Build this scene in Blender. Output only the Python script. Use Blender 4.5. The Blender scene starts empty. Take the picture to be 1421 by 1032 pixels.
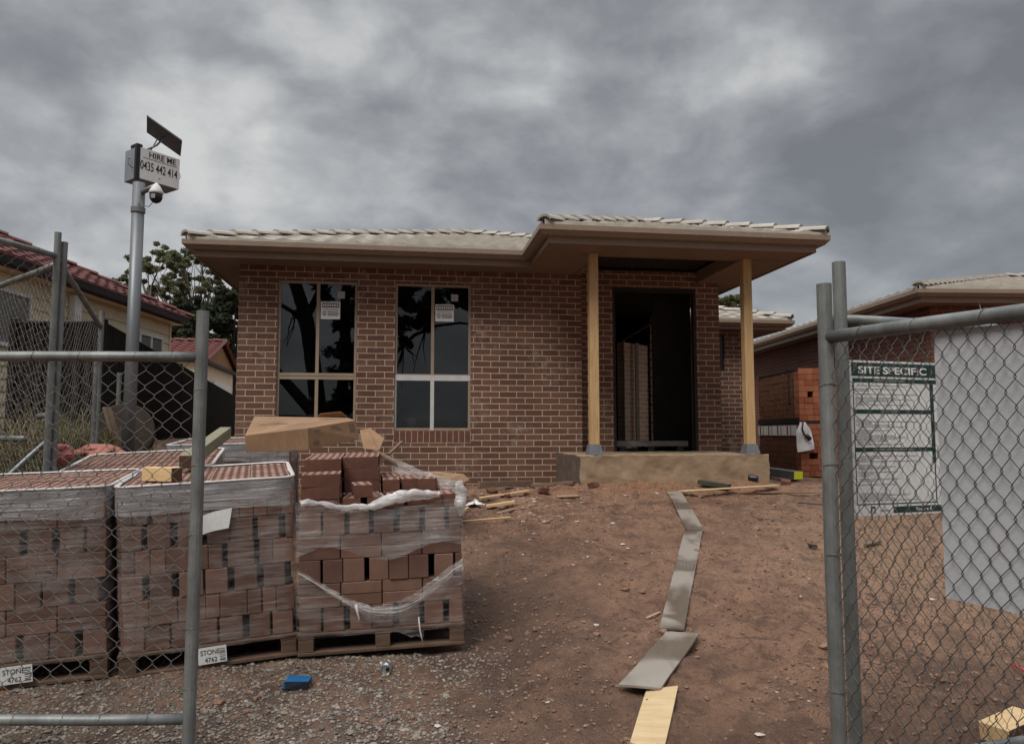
import bpy, math, random
import numpy as np
from mathutils import Vector, Matrix, noise, Euler
random.seed(7)
R = math.radians
sc = bpy.context.scene
COL = sc.collection
EYE = 1.55
F = 1026.0
TH = math.atan(84 / 1026.0)

# ------------------------------------------------------------------ camera
cam = bpy.data.cameras.new('camera'); cam.sensor_fit = 'HORIZONTAL'; cam.sensor_width = 36
cam.lens = 36 * F / 1421; cam.clip_start = 0.05; cam.clip_end = 3000
co = bpy.data.objects.new('camera', cam); COL.objects.link(co)
co.location = (0, 0, EYE); co.rotation_euler = (R(90) + TH, 0, 0)
sc.camera = co

def ray(px, py):
    a = (px - 710.5) / F; b = -(py - 516) / F
    return Vector((a, math.cos(TH) - b * math.sin(TH), math.sin(TH) + b * math.cos(TH)))
def at(px, py, Y):
    d = ray(px, py); return Vector((0, 0, EYE)) + d * (Y / d.y)

# ------------------------------------------------------------------ terrain heights
def sm(a, b, x):
    t = min(1, max(0, (x - a) / (b - a))); return t * t * (3 - 2 * t)
def gz(x, y):
    z = 0.15 * max(0.0, y - 3.3) if y < 8.75 else 0.8175
    if y < 3.6: z = 0.15 * (max(0, y - 3.0) ** 2) / 1.2 if y > 3.0 else 0.0
    z = min(z, 0.8175)
    # levelled bed under the pallets
    z -= 0.11 * sm(4.3, 5.3, y) * (1 - sm(6.2, 7.4, y)) * (1 - sm(-0.5, 0.35, x)) * (sm(-5.2, -4.2, x))
    # spoil heap along the porch slab
    z += 0.11 * math.exp(-((y - 9.0) / 0.42) ** 2) * sm(0.4, 1.1, x) * (1 - sm(3.0, 3.7, x))
    # low shoulder on the right
    z += 0.10 * math.exp(-((x - 4.6) / 1.2) ** 2) * sm(5, 8, y) * (1 - sm(9, 11, y))
    # rising bank on the left, by the neighbour
    z += 0.62 * sm(-3.4, -4.3, x) * sm(5.2, 6.9, y)
    return z
TERR = [gz]
def hit(px, py, lift=0.0):
    d = ray(px, py); k0 = 1.0; k = 1.0
    while k < 40:
        p = Vector((0, 0, EYE)) + d * k
        if p.z < TERR[0](p.x, p.y) + lift:
            lo, hi = k0, k
            for _ in range(30):
                m = (lo + hi) / 2; p = Vector((0, 0, EYE)) + d * m
                if p.z < TERR[0](p.x, p.y) + lift: hi = m
                else: lo = m
            return p
        k0 = k; k += 0.02
    return Vector((0, 0, EYE)) + d * 12

# ------------------------------------------------------------------ materials
def nodes(name):
    m = bpy.data.materials.new(name); m.use_nodes = True
    nt = m.node_tree; nt.nodes.clear()
    out = nt.nodes.new('ShaderNodeOutputMaterial')
    return m, nt, out
def N(nt, t, **kw):
    n = nt.nodes.new('ShaderNode' + t)
    for k, v in kw.items():
        if k in n.inputs: n.inputs[k].default_value = v
        else: setattr(n, k, v)
    return n
def L(nt, a, b): nt.links.new(a, b)
def c4(c): return (c[0], c[1], c[2], 1)
def ramp(nt, src, stops):
    r = nt.nodes.new('ShaderNodeValToRGB'); e = r.color_ramp.elements
    while len(e) < len(stops): e.new(0.5)
    for i, (p, c) in enumerate(stops):
        e[i].position = p; e[i].color = c4(c) if hasattr(c, '__len__') else (c, c, c, 1)
    L(nt, src, r.inputs[0]); return r.outputs[0]
def mixc(nt, f, a, b, mode='MIX'):
    m = nt.nodes.new('ShaderNodeMix'); m.data_type = 'RGBA'; m.blend_type = mode
    for s, v in ((m.inputs[0], f), (m.inputs[6], a), (m.inputs[7], b)):
        if hasattr(v, 'links'): L(nt, v, s)
        elif hasattr(v, '__len__'): s.default_value = c4(v)
        else: s.default_value = v
    return m.outputs[2]
def coord(nt, kind='Object', scale=(1, 1, 1), rot=(0, 0, 0)):
    tc = nt.nodes.new('ShaderNodeTexCoord'); mp = nt.nodes.new('ShaderNodeMapping')
    mp.inputs['Scale'].default_value = scale; mp.inputs['Rotation'].default_value = rot
    L(nt, tc.outputs[kind], mp.inputs[0]); return mp.outputs[0]
def noi(nt, vec, scale, detail=4, rough=0.55, dist=0.0):
    n = N(nt, 'TexNoise', Scale=scale, Detail=detail, Roughness=rough, Distortion=dist)
    L(nt, vec, n.inputs['Vector']); return n.outputs['Fac']
def finish(nt, out, col, rough=0.7, metal=0.0, bump=None, bstr=0.3, bdist=0.01, spec=0.5):
    p = N(nt, 'BsdfPrincipled'); p.inputs['Metallic'].default_value = metal
    p.inputs['Specular IOR Level'].default_value = spec
    if hasattr(rough, 'links'): L(nt, rough, p.inputs['Roughness'])
    else: p.inputs['Roughness'].default_value = rough
    if hasattr(col, 'links'): L(nt, col, p.inputs['Base Color'])
    else: p.inputs['Base Color'].default_value = c4(col)
    if bump is not None:
        b = N(nt, 'Bump', Strength=bstr, Distance=bdist); L(nt, bump, b.inputs['Height']); L(nt, b.outputs[0], p.inputs['Normal'])
    L(nt, p.outputs[0], out.inputs[0]); return p
def rough_mat(name, c1, c2, scale=8, rough=0.75, metal=0.0, bump=0.25, bscale=60, stretch=(1, 1, 1), kind='Object', spec=0.4, lo=0.35, hi=0.65):
    m, nt, out = nodes(name)
    v = coord(nt, kind, stretch)
    n = noi(nt, v, scale, 6, 0.6)
    col = mixc(nt, ramp(nt, n, [(lo, 0.0), (hi, 1.0)]), c1, c2)
    b = noi(nt, v, bscale, 4, 0.6)
    col = mixc(nt, 0.35, col, ramp(nt, b, [(0.3, 0.55), (0.7, 1.0)]), 'MULTIPLY')
    finish(nt, out, col, rough, metal, b, bump, 0.004, spec); return m

def brick_mat(name, c1, c2, mortar, bw=0.245, rh=0.0853, zoff=0.0, xoff=0.0, splash=0.35, ms=0.011):
    m, nt, out = nodes(name)
    tc = nt.nodes.new('ShaderNodeTexCoord')
    mp = nt.nodes.new('ShaderNodeMapping'); mp.inputs['Location'].default_value = (xoff, zoff, 0)
    L(nt, tc.outputs['UV'], mp.inputs[0])
    wob = N(nt, 'TexNoise', Scale=9.0, Detail=2.0); L(nt, mp.outputs[0], wob.inputs['Vector'])
    va = N(nt, 'VectorMath', operation='MULTIPLY_ADD'); L(nt, wob.outputs['Color'], va.inputs[0])
    va.inputs[1].default_value = (0.006, 0.006, 0); L(nt, mp.outputs[0], va.inputs[2])
    br = N(nt, 'TexBrick', Scale=1.0); br.inputs['Brick Width'].default_value = bw; br.inputs['Row Height'].default_value = rh
    br.inputs['Mortar Size'].default_value = ms * 0.5; br.inputs['Mortar Smooth'].default_value = 0.25
    br.inputs['Color1'].default_value = c4(c1); br.inputs['Color2'].default_value = c4(c2); br.inputs['Mortar'].default_value = c4(mortar)
    br.inputs['Bias'].default_value = 0.0
    L(nt, va.outputs[0], br.inputs['Vector'])
    n1 = noi(nt, mp.outputs[0], 55, 5, 0.7); n2 = noi(nt, mp.outputs[0], 1.1, 5, 0.6); n3 = noi(nt, mp.outputs[0], 7, 5, 0.7, 0.5)
    col = mixc(nt, 0.5, br.outputs['Color'], ramp(nt, n1, [(0.25, 0.55), (0.75, 1.35)]), 'MULTIPLY')
    # pale mortar smears left by the bricklayers
    sm_ = N(nt, 'Math', operation='MULTIPLY'); L(nt, ramp(nt, n2, [(0.48, 0.0), (0.68, 1.0)]), sm_.inputs[0]); L(nt, ramp(nt, n3, [(0.5, 0.0), (0.70, 1.0)]), sm_.inputs[1])
    sm2 = N(nt, 'Math', operation='MULTIPLY'); L(nt, sm_.outputs[0], sm2.inputs[0]); sm2.inputs[1].default_value = splash * 2
    col = mixc(nt, sm2.outputs[0], col, (0.34, 0.28, 0.24))
    n4 = noi(nt, mp.outputs[0], 0.7, 4, 0.6)
    col = mixc(nt, 0.6, col, ramp(nt, n4, [(0.3, 0.72), (0.7, 1.25)]), 'MULTIPLY')
    inv = N(nt, 'Math', operation='SUBTRACT'); inv.inputs[0].default_value = 1.0; L(nt, br.outputs['Fac'], inv.inputs[1])
    hb = N(nt, 'Math', operation='MULTIPLY_ADD'); L(nt, n1, hb.inputs[0]); hb.inputs[1].default_value = 0.25; L(nt, inv.outputs[0], hb.inputs[2])
    finish(nt, out, col, 0.85, 0, hb.outputs[0], 0.6, 0.006, 0.25); return m

M = {}
M['brick'] = brick_mat('house_brick', (0.165, 0.087, 0.058), (0.105, 0.054, 0.038), (0.47, 0.35, 0.27), zoff=0.0053, ms=0.0125, splash=0.55)
M['brick_far'] = brick_mat('neighbour_brick', (0.15, 0.062, 0.045), (0.11, 0.045, 0.034), (0.26, 0.17, 0.13), splash=0.1)
M['brick_in'] = brick_mat('inner_brick_lightened', (0.52, 0.36, 0.25), (0.44, 0.30, 0.20), (0.75, 0.66, 0.55), splash=0.1)  # paler than the house brick, daylight put into the colour
M['trim'] = rough_mat('eave_paint', (0.25, 0.185, 0.135), (0.22, 0.165, 0.12), 3, 0.45, bump=0.03, bscale=25)
M['soffit'] = rough_mat('soffit_sheet', (0.24, 0.165, 0.12), (0.205, 0.142, 0.105), 2, 0.7, bump=0.05)
M['tile'] = rough_mat('concrete_tile', (0.46, 0.42, 0.365), (0.34, 0.31, 0.265), 6, 0.8, bump=0.3, bscale=90)
M['frame'] = rough_mat('window_frame_paint', (0.33, 0.255, 0.185), (0.28, 0.215, 0.155), 5, 0.4, bump=0.02)
M['tape'] = rough_mat('white_frame_tape', (0.55, 0.55, 0.54), (0.48, 0.48, 0.47), 9, 0.5, bump=0.05)
M['dark'] = rough_mat('dark_interior', (0.02, 0.018, 0.016), (0.03, 0.026, 0.022), 3, 0.9)  # near black; shade of the porch void and doorway is in the colour
M['stud'] = rough_mat('stud_timber', (0.20, 0.15, 0.095), (0.15, 0.11, 0.07), 4, 0.8, stretch=(8, 8, 1))
M['post_timber'] = rough_mat('porch_post_timber', (0.56, 0.375, 0.185), (0.41, 0.26, 0.12), 4, 0.6, stretch=(16, 16, 0.9), bump=0.15, bscale=12)
M['shoe'] = rough_mat('post_shoe_grey', (0.15, 0.16, 0.175), (0.11, 0.12, 0.13), 12, 0.6)
M['concrete'] = rough_mat('rough_concrete', (0.37, 0.262, 0.165), (0.20, 0.138, 0.088), 5.5, 0.9, bump=0.9, bscale=38, stretch=(0.8, 1, 1.7), lo=0.3, hi=0.72)
M['concrete_dark'] = rough_mat('dark_concrete', (0.10, 0.075, 0.062), (0.14, 0.10, 0.08), 5, 0.85, bump=0.4, bscale=40)  # darker tone for the left face of the slab
M['sillbrick'] = rough_mat('sill_brick', (0.155, 0.068, 0.046), (0.105, 0.046, 0.034), 11, 0.85, bump=0.3, bscale=120)
M['mortar'] = rough_mat('mortar', (0.44, 0.32, 0.245), (0.36, 0.26, 0.20), 20, 0.95, bump=0.3)
M['inkgrey2'] = rough_mat('label_print', (0.16, 0.17, 0.22), (0.22, 0.23, 0.28), 60, 0.6, bump=0)
M['greypane'] = rough_mat('pale_window_pane', (0.22, 0.22, 0.20), (0.16, 0.165, 0.155), 3, 0.25, bump=0)
M['clay2'] = rough_mat('clay_block_dark', (0.26, 0.075, 0.033), (0.21, 0.06, 0.027), 4, 0.85, bump=0.2)
M['redprint'] = rough_mat('red_print', (0.38, 0.035, 0.04), (0.30, 0.03, 0.035), 4, 0.6, bump=0)
M['chipwood'] = rough_mat('raw_chip_wood', (0.50, 0.37, 0.25), (0.40, 0.28, 0.18), 6, 0.9)
M['treated_dark'] = rough_mat('dark_treated_timber', (0.05, 0.055, 0.038), (0.035, 0.038, 0.028), 6, 0.8)
def wet_plank():
    m, nt, out = nodes('wet_plank_sheen'); v = coord(nt, 'Object'); g_ = coord(nt, 'Object', (9, 1.2, 9))
    n = noi(nt, v, 1.7, 3, 0.5, 0.3); gr = noi(nt, g_, 6, 5, 0.6)
    st_ = noi(nt, v, 4.5, 6, 0.7, 0.5)
    col = mixc(nt, gr, (0.11, 0.086, 0.068), (0.165, 0.132, 0.106)); dry = ramp(nt, n, [(0.46, 0.0), (0.54, 1.0)])
    col = mixc(nt, dry, col, (0.255, 0.22, 0.185))
    col = mixc(nt, ramp(nt, st_, [(0.56, 0.0), (0.70, 0.75)]), col, (0.14, 0.078, 0.05))
    finish(nt, out, col, ramp(nt, n, [(0.42, 0.10), (0.56, 0.42)]), 0, gr, 0.05, 0.003, 1.0); return m
M['plank_wet'] = wet_plank()
M['galv'] = rough_mat('galvanised_steel', (0.235, 0.248, 0.24), (0.135, 0.143, 0.138), 9, 0.5, 0.35, bump=0.1, bscale=70, stretch=(1, 1, 0.5))
M['galv_light'] = rough_mat('galvanised_pole', (0.20, 0.212, 0.22), (0.15, 0.16, 0.168), 5, 0.45, 0.4, bump=0.05, stretch=(1, 1, 0.2))
M['wire'] = rough_mat('backlit_fence_wire', (0.07, 0.068, 0.065), (0.11, 0.10, 0.092), 15, 0.55, 0.4, bump=0.0)  # right panel's wire, its backlit darkness put into the colour
M['wire_light'] = rough_mat('dull_fence_wire', (0.17, 0.16, 0.145), (0.12, 0.11, 0.10), 15, 0.55, 0.4, bump=0.0)
M['pallet'] = rough_mat('pallet_timber', (0.15, 0.092, 0.06), (0.085, 0.053, 0.037), 6, 0.9, stretch=(1, 8, 8), bump=0.4)
M['pbrick'] = rough_mat('stacked_brick', (0.155, 0.082, 0.057), (0.10, 0.051, 0.037), 5, 0.85, bump=0.35, bscale=120)
M['pbrick2'] = rough_mat('stacked_brick_light', (0.20, 0.11, 0.078), (0.155, 0.082, 0.059), 8, 0.85, bump=0.3, bscale=120)
M['lbrick'] = rough_mat('loose_brick', (0.14, 0.058, 0.037), (0.10, 0.041, 0.027), 9, 0.85, bump=0.3, bscale=120)
M['lbrick_top'] = rough_mat('brick_bed_face', (0.32, 0.19, 0.145), (0.235, 0.13, 0.098), 20, 0.9, bump=0.3, bscale=150)
M['hole'] = rough_mat('brick_core', (0.06, 0.028, 0.02), (0.045, 0.02, 0.015), 20, 0.95)
M['card'] = rough_mat('cardboard', (0.32, 0.19, 0.105), (0.23, 0.135, 0.076), 3, 0.85, bump=0.1, bscale=30)
M['print'] = rough_mat('faded_print', (0.13, 0.09, 0.06), (0.19, 0.125, 0.08), 40, 0.85)
M['pine'] = rough_mat('pine_offcut', (0.70, 0.50, 0.27), (0.60, 0.39, 0.19), 6, 0.7, stretch=(1, 9, 9), bump=0.1)
M['pine_end'] = rough_mat('dark_timber_face', (0.10, 0.048, 0.026), (0.075, 0.036, 0.02), 9, 0.7)  # dark tone for timber ends and one block face
M['treated'] = rough_mat('treated_timber', (0.25, 0.23, 0.155), (0.19, 0.18, 0.12), 6, 0.8, stretch=(1, 9, 9), bump=0.2)
M['oldwood'] = rough_mat('weathered_timber', (0.22, 0.15, 0.10), (0.14, 0.095, 0.065), 6, 0.9, stretch=(1, 9, 9), bump=0.3)
M['plank_grey'] = rough_mat('wet_plank', (0.225, 0.185, 0.15), (0.155, 0.125, 0.10), 5, 0.32, stretch=(1, 1, 1), bump=0.08, bscale=30)
M['plank_pine'] = rough_mat('clean_plank', (0.62, 0.48, 0.29), (0.50, 0.35, 0.18), 2.5, 0.55, stretch=(1, 6, 1), bump=0.1)
M['white'] = rough_mat('white_plastic', (0.72, 0.71, 0.70), (0.60, 0.59, 0.58), 6, 0.5, bump=0.1)
M['board'] = rough_mat('site_board_back', (0.44, 0.448, 0.475), (0.40, 0.407, 0.435), 1.2, 0.75, bump=0.08, bscale=60, stretch=(1, 1, 3), lo=0.2, hi=0.8)
M['green'] = rough_mat('sign_green', (0.010, 0.043, 0.036), (0.014, 0.052, 0.043), 8, 0.5, bump=0.0)
M['signwhite'] = rough_mat('sign_white', (0.80, 0.80, 0.78), (0.72, 0.725, 0.71), 3, 0.5, bump=0.0)
M['ink'] = rough_mat('black_ink', (0.012, 0.012, 0.014), (0.02, 0.02, 0.02), 8, 0.6, bump=0)
M['inkgrey'] = rough_mat('small_print', (0.30, 0.30, 0.30), (0.40, 0.40, 0.40), 60, 0.6, bump=0)
M['inkbrown'] = rough_mat('sticker_print', (0.10, 0.085, 0.06), (0.16, 0.14, 0.10), 60, 0.6, bump=0)
M['black'] = rough_mat('black_plastic', (0.012, 0.012, 0.013), (0.02, 0.02, 0.021), 8, 0.4, bump=0.05)
M['boxgrey'] = rough_mat('painted_box_grey', (0.26, 0.28, 0.32), (0.22, 0.24, 0.27), 4, 0.5, 0.2, bump=0.03)
M['panelgrey'] = rough_mat('panel_back', (0.10, 0.102, 0.10), (0.085, 0.087, 0.085), 6, 0.6, bump=0.05)
M['blue'] = rough_mat('blue_carton', (0.012, 0.13, 0.32), (0.01, 0.10, 0.26), 10, 0.45, bump=0.05)
M['navy'] = rough_mat('dark_carton_side', (0.012, 0.016, 0.028), (0.02, 0.025, 0.04), 10, 0.5)
M['can'] = rough_mat('aluminium_can', (0.62, 0.62, 0.62), (0.45, 0.46, 0.46), 20, 0.3, 0.8, bump=0.3)
M['yellow'] = rough_mat('yellow_label', (0.75, 0.80, 0.02), (0.68, 0.72, 0.02), 8, 0.5, bump=0)
M['pink'] = rough_mat('red_plastic_bag', (0.40, 0.12, 0.105), (0.27, 0.075, 0.065), 9, 0.55, bump=0.6, bscale=18)
M['orangebag'] = rough_mat('orange_plastic_bag', (0.48, 0.19, 0.135), (0.34, 0.12, 0.085), 14, 0.6, bump=0.6, bscale=22)
M['redstrap'] = rough_mat('red_strap', (0.55, 0.05, 0.07), (0.45, 0.04, 0.05), 8, 0.5, bump=0)
M['blackpaint'] = rough_mat('black_gutter_paint', (0.008, 0.008, 0.009), (0.014, 0.014, 0.014), 8, 0.6, bump=0)
M['weather'] = rough_mat('cream_weatherboard', (0.80, 0.69, 0.49), (0.74, 0.63, 0.44), 2, 0.6, bump=0.05, bscale=12)
M['redtile'] = rough_mat('red_roof_tile', (0.16, 0.04, 0.033), (0.105, 0.029, 0.025), 5, 0.6, bump=0.15, bscale=40)
M['colorbond'] = rough_mat('dark_steel_fence', (0.015, 0.0125, 0.0115), (0.021, 0.0175, 0.016), 3, 0.8, bump=0.05, spec=0.1)
M['rustpanel'] = rough_mat('rusty_sheet', (0.36, 0.20, 0.09), (0.25, 0.13, 0.06), 9, 0.8)
M['clay'] = rough_mat('clay_block', (0.33, 0.118, 0.056), (0.25, 0.082, 0.04), 4, 0.85, bump=0.2, bscale=60)
M['clay_gap'] = rough_mat('clay_shadow_gap', (0.16, 0.045, 0.02), (0.13, 0.036, 0.016), 4, 0.9)
M['clay_dark'] = rough_mat('clay_block_side', (0.145, 0.062, 0.032), (0.10, 0.043, 0.024), 7, 0.6, bump=0.2)  # darker clay tone for the left side of the packs
M['tyre'] = rough_mat('dusty_rubber', (0.03, 0.027, 0.024), (0.02, 0.018, 0.016), 8, 0.8)
M['drum'] = rough_mat('old_drum_wood', (0.065, 0.046, 0.033), (0.04, 0.029, 0.022), 9, 0.9, stretch=(1, 9, 1))
M['bark'] = rough_mat('gum_bark', (0.20, 0.165, 0.135), (0.11, 0.09, 0.075), 4, 0.9, stretch=(1, 1, 0.3), bump=0.5, bscale=14)
M['bark_dark'] = rough_mat('dark_bark', (0.05, 0.042, 0.035), (0.03, 0.026, 0.022), 4, 0.95, stretch=(1, 1, 0.3), bump=0.5, bscale=14)

def leaf_mat(name, c1, c2, c3):
    m, nt, out = nodes(name)
    oi = nt.nodes.new('ShaderNodeNewGeometry')
    col = mixc(nt, oi.outputs['Random Per Island'], c1, c2)
    v = coord(nt, 'Object'); n = noi(nt, v, 0.9, 3)
    col = mixc(nt, ramp(nt, n, [(0.42, 0.0), (0.62, 1.0)]), col, c3)
    p = finish(nt, out, col, 0.6, spec=0.25)
    t = N(nt, 'BsdfTranslucent'); L(nt, col, t.inputs[0])
    mx = N(nt, 'MixShader'); mx.inputs[0].default_value = 0.25
    L(nt, p.outputs[0], mx.inputs[1]); L(nt, t.outputs[0], mx.inputs[2]); L(nt, mx.outputs[0], out.inputs[0]); return m
M['leaf'] = leaf_mat('gum_leaf', (0.145, 0.16, 0.082), (0.21, 0.215, 0.12), (0.105, 0.12, 0.066))
M['leaf_dark'] = leaf_mat('dark_leaf', (0.050, 0.063, 0.034), (0.075, 0.09, 0.048), (0.036, 0.046, 0.027))
M['grass'] = leaf_mat('tall_grass', (0.19, 0.155, 0.07), (0.13, 0.13, 0.05), (0.24, 0.185, 0.10))

def glass_mat(name):
    m, nt, out = nodes(name)
    fr = N(nt, 'Fresnel', IOR=1.52)
    g = N(nt, 'BsdfGlossy', Roughness=0.0); g.inputs['Color'].default_value = (0.95, 0.97, 1, 1)
    t = N(nt, 'BsdfTransparent'); t.inputs['Color'].default_value = (0.55, 0.57, 0.57, 1)
    mul = N(nt, 'Math', operation='MULTIPLY', use_clamp=True); L(nt, fr.outputs[0], mul.inputs[0]); mul.inputs[1].default_value = 1.6
    mx = N(nt, 'MixShader'); L(nt, mul.outputs[0], mx.inputs[0]); L(nt, t.outputs[0], mx.inputs[1]); L(nt, g.outputs[0], mx.inputs[2])
    v = coord(nt, 'UV'); sp = N(nt, 'TexVoronoi', Scale=26.0); L(nt, v, sp.inputs['Vector'])
    big = noi(nt, v, 1.6, 3)
    d = N(nt, 'Math', operation='MULTIPLY_ADD'); L(nt, big, d.inputs[0]); d.inputs[1].default_value = 0.30; d.inputs[2].default_value = -0.088
    lt = N(nt, 'Math', operation='LESS_THAN'); L(nt, sp.outputs['Distance'], lt.inputs[0]); L(nt, d.outputs[0], lt.inputs[1])
    half = N(nt, 'Math', operation='MULTIPLY'); L(nt, lt.outputs[0], half.inputs[0]); half.inputs[1].default_value = 0.35
    di = N(nt, 'BsdfDiffuse'); di.inputs['Color'].default_value = (0.35, 0.33, 0.30, 1)
    mx2 = N(nt, 'MixShader'); L(nt, half.outputs[0], mx2.inputs[0]); L(nt, mx.outputs[0], mx2.inputs[1]); L(nt, di.outputs[0], mx2.inputs[2])
    L(nt, mx2.outputs[0], out.inputs[0]); return m
M['glass'] = glass_mat('dusty_window_glass')

def film_mat(name, lo, hi, tint=(0.62, 0.60, 0.59), stretch=(1.2, 9, 1), add=0.0, rough=0.14):
    m, nt, out = nodes(name)
    v = coord(nt, 'UV', stretch); v2 = coord(nt, 'UV', (1, 1, 1)); v3 = coord(nt, 'UV', (1.2, 75, 1))
    a = noi(nt, v, 3.0, 6, 0.65, 0.6); b = noi(nt, v2, 2.6, 4, 0.6, 0.4); s = noi(nt, v3, 1.0, 3, 0.6, 0.3)
    ad = N(nt, 'Math', operation='ADD'); L(nt, a, ad.inputs[0]); L(nt, b, ad.inputs[1])
    ad2 = N(nt, 'Math', operation='MULTIPLY_ADD'); L(nt, s, ad2.inputs[0]); ad2.inputs[1].default_value = 0.5; L(nt, ad.outputs[0], ad2.inputs[2])  # fine film ribbing; its bright streak highlights go into the opacity
    mr = N(nt, 'MapRange', clamp=True); L(nt, ad2.outputs[0], mr.inputs[0])
    mr.inputs[1].default_value = 1.15; mr.inputs[2].default_value = 1.66; mr.inputs[3].default_value = lo; mr.inputs[4].default_value = hi
    p = N(nt, 'BsdfPrincipled', Roughness=rough); p.inputs['Base Color'].default_value = c4(tint); p.inputs['Specular IOR Level'].default_value = 1.0
    bp = N(nt, 'Bump', Strength=0.8, Distance=0.014); L(nt, ad2.outputs[0], bp.inputs['Height']); L(nt, bp.outputs[0], p.inputs['Normal'])
    t = N(nt, 'BsdfTransparent'); mx = N(nt, 'MixShader'); L(nt, mr.outputs[0], mx.inputs[0]); L(nt, t.outputs[0], mx.inputs[1]); L(nt, p.outputs[0], mx.inputs[2])
    L(nt, mx.outputs[0], out.inputs[0]); return m
M['film'] = film_mat('stretch_film', 0.02, 0.42)
M['film_band'] = film_mat('stretch_film_layers', 0.38, 0.95, (0.46, 0.46, 0.47), rough=0.22)
M['film_torn'] = film_mat('torn_stretch_film', 0.08, 0.62, (0.58, 0.57, 0.57), (1.0, 7, 1))
M['film_torn2'] = film_mat('torn_film_edge', 0.03, 0.6, (0.70, 0.69, 0.68), (1.0, 12, 1))
M['film_white'] = film_mat('bunched_film', 0.45, 0.97, (0.70, 0.68, 0.67), (5, 14, 1), rough=0.3)
M['film_edge'] = rough_mat('film_edge', (0.66, 0.63, 0.61), (0.52, 0.49, 0.47), 12, 0.4, bump=0.3)

def ground_mat():
    m, nt, out = nodes('clay_ground')
    v = coord(nt, 'Object')
    a = noi(nt, v, 0.55, 6, 0.6, 0.4); b = noi(nt, v, 3.2, 8, 0.68, 0.3); c = noi(nt, v, 24, 6, 0.7); d = noi(nt, v, 110, 3, 0.6)
    col = mixc(nt, ramp(nt, a, [(0.38, 0.0), (0.6, 1.0)]), (0.275, 0.152, 0.095), (0.36, 0.21, 0.136))
    col = mixc(nt, ramp(nt, b, [(0.38, 1.0), (0.54, 0.0)]), col, (0.14, 0.074, 0.049))
    col = mixc(nt, ramp(nt, c, [(0.55, 0.0), (0.72, 0.8)]), col, (0.34, 0.22, 0.155))
    col = mixc(nt, ramp(nt, c, [(0.30, 0.85), (0.45, 0.0)]), col, (0.075, 0.045, 0.033))
    # regions: dark churned mud beside the pallets and on the right, orange spoil by the slab
    sx = N(nt, 'SeparateXYZ'); L(nt, v, sx.inputs[0])
    def blob(cx, cy, rx, ry, col_, st):
        nonlocal col
        mx = N(nt, 'Mapping'); mx.inputs['Location'].default_value = (-cx / rx, -cy / ry, 0); mx.inputs['Scale'].default_value = (1 / rx, 1 / ry, 0)
        L(nt, v, mx.inputs[0])
        ln = N(nt, 'VectorMath', operation='LENGTH'); L(nt, mx.outputs[0], ln.inputs[0])
        ad = N(nt, 'Math', operation='MULTIPLY_ADD'); L(nt, b, ad.inputs[0]); ad.inputs[1].default_value = 1.3; L(nt, ln.outputs['Value'], ad.inputs[2])
        col = mixc(nt, ramp(nt, ad.outputs[0], [(0.55, st), (1.0, 0.0)]) if False else mr(ad.outputs[0], 1.0, 1.9, st, 0.0), col, col_)
    def mr(src, a0, a1, b0, b1):
        q = N(nt, 'MapRange', clamp=True); L(nt, src, q.inputs[0])
        for i, val in enumerate((a0, a1, b0, b1)): q.inputs[i + 1].default_value = val
        return q.outputs[0]
    blob(-0.1, 5.4, 0.85, 2.0, (0.10, 0.060, 0.042), 0.8)
    blob(-1.6, 3.4, 1.9, 1.0, (0.115, 0.088, 0.07), 0.85)
    blob(2.6, 3.4, 1.5, 1.2, (0.125, 0.073, 0.048), 0.8)
    blob(1.9, 8.95, 1.9, 0.45, (0.36, 0.185, 0.10), 0.8)
    blob(3.6, 6.5, 1.4, 2.0, (0.34, 0.22, 0.14), 0.7)
    blob(1.2, 6.4, 1.1, 2.0, (0.265, 0.145, 0.092), 0.4)
    blob(0.75, 3.7, 0.7, 1.0, (0.155, 0.088, 0.058), 0.6)
    h = N(nt, 'Math', operation='MULTIPLY_ADD'); L(nt, c, h.inputs[0]); h.inputs[1].default_value = 1.0
    h2 = N(nt, 'Math', operation='MULTIPLY'); L(nt, d, h2.inputs[0]); h2.inputs[1].default_value = 0.35; L(nt, h2.outputs[0], h.inputs[2])
    e_ = noi(nt, v, 9.0, 5, 0.65, 0.6); h3 = N(nt, 'Math', operation='MULTIPLY_ADD'); L(nt, e_, h3.inputs[0]); h3.inputs[1].default_value = 1.6; L(nt, h.outputs[0], h3.inputs[2]); h = h3
    col = mixc(nt, ramp(nt, e_, [(0.33, 0.75), (0.47, 0.0)]), col, (0.10, 0.057, 0.04))
    col = mixc(nt, 0.45, col, ramp(nt, d, [(0.3, 0.5), (0.7, 1.3)]), 'MULTIPLY')
    finish(nt, out, col, ramp(nt, b, [(0.35, 0.55), (0.55, 0.9)]), 0, h.outputs[0], 1.0, 0.05, 0.35); return m
M['ground'] = ground_mat()
def stone_mat(name, cs):
    m, nt, out = nodes(name)
    g = nt.nodes.new('ShaderNodeNewGeometry')
    col = ramp(nt, g.outputs['Random Per Island'], [(i / (len(cs) - 1), c) for i, c in enumerate(cs)])
    v = coord(nt, 'Object'); n = noi(nt, v, 90, 4)
    col = mixc(nt, 0.5, col, ramp(nt, n, [(0.3, 0.6), (0.7, 1.2)]), 'MULTIPLY')
    finish(nt, out, col, 0.8, 0, n, 0.4, 0.004); return m
M['gravel'] = stone_mat('gravel_stone', [(0.14, 0.12, 0.098), (0.23, 0.20, 0.165), (0.085, 0.073, 0.062), (0.29, 0.255, 0.215), (0.155, 0.122, 0.097)])
M['clod'] = stone_mat('clay_clod', [(0.19, 0.106, 0.069), (0.125, 0.071, 0.049), (0.235, 0.14, 0.095), (0.155, 0.088, 0.06)])
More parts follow.
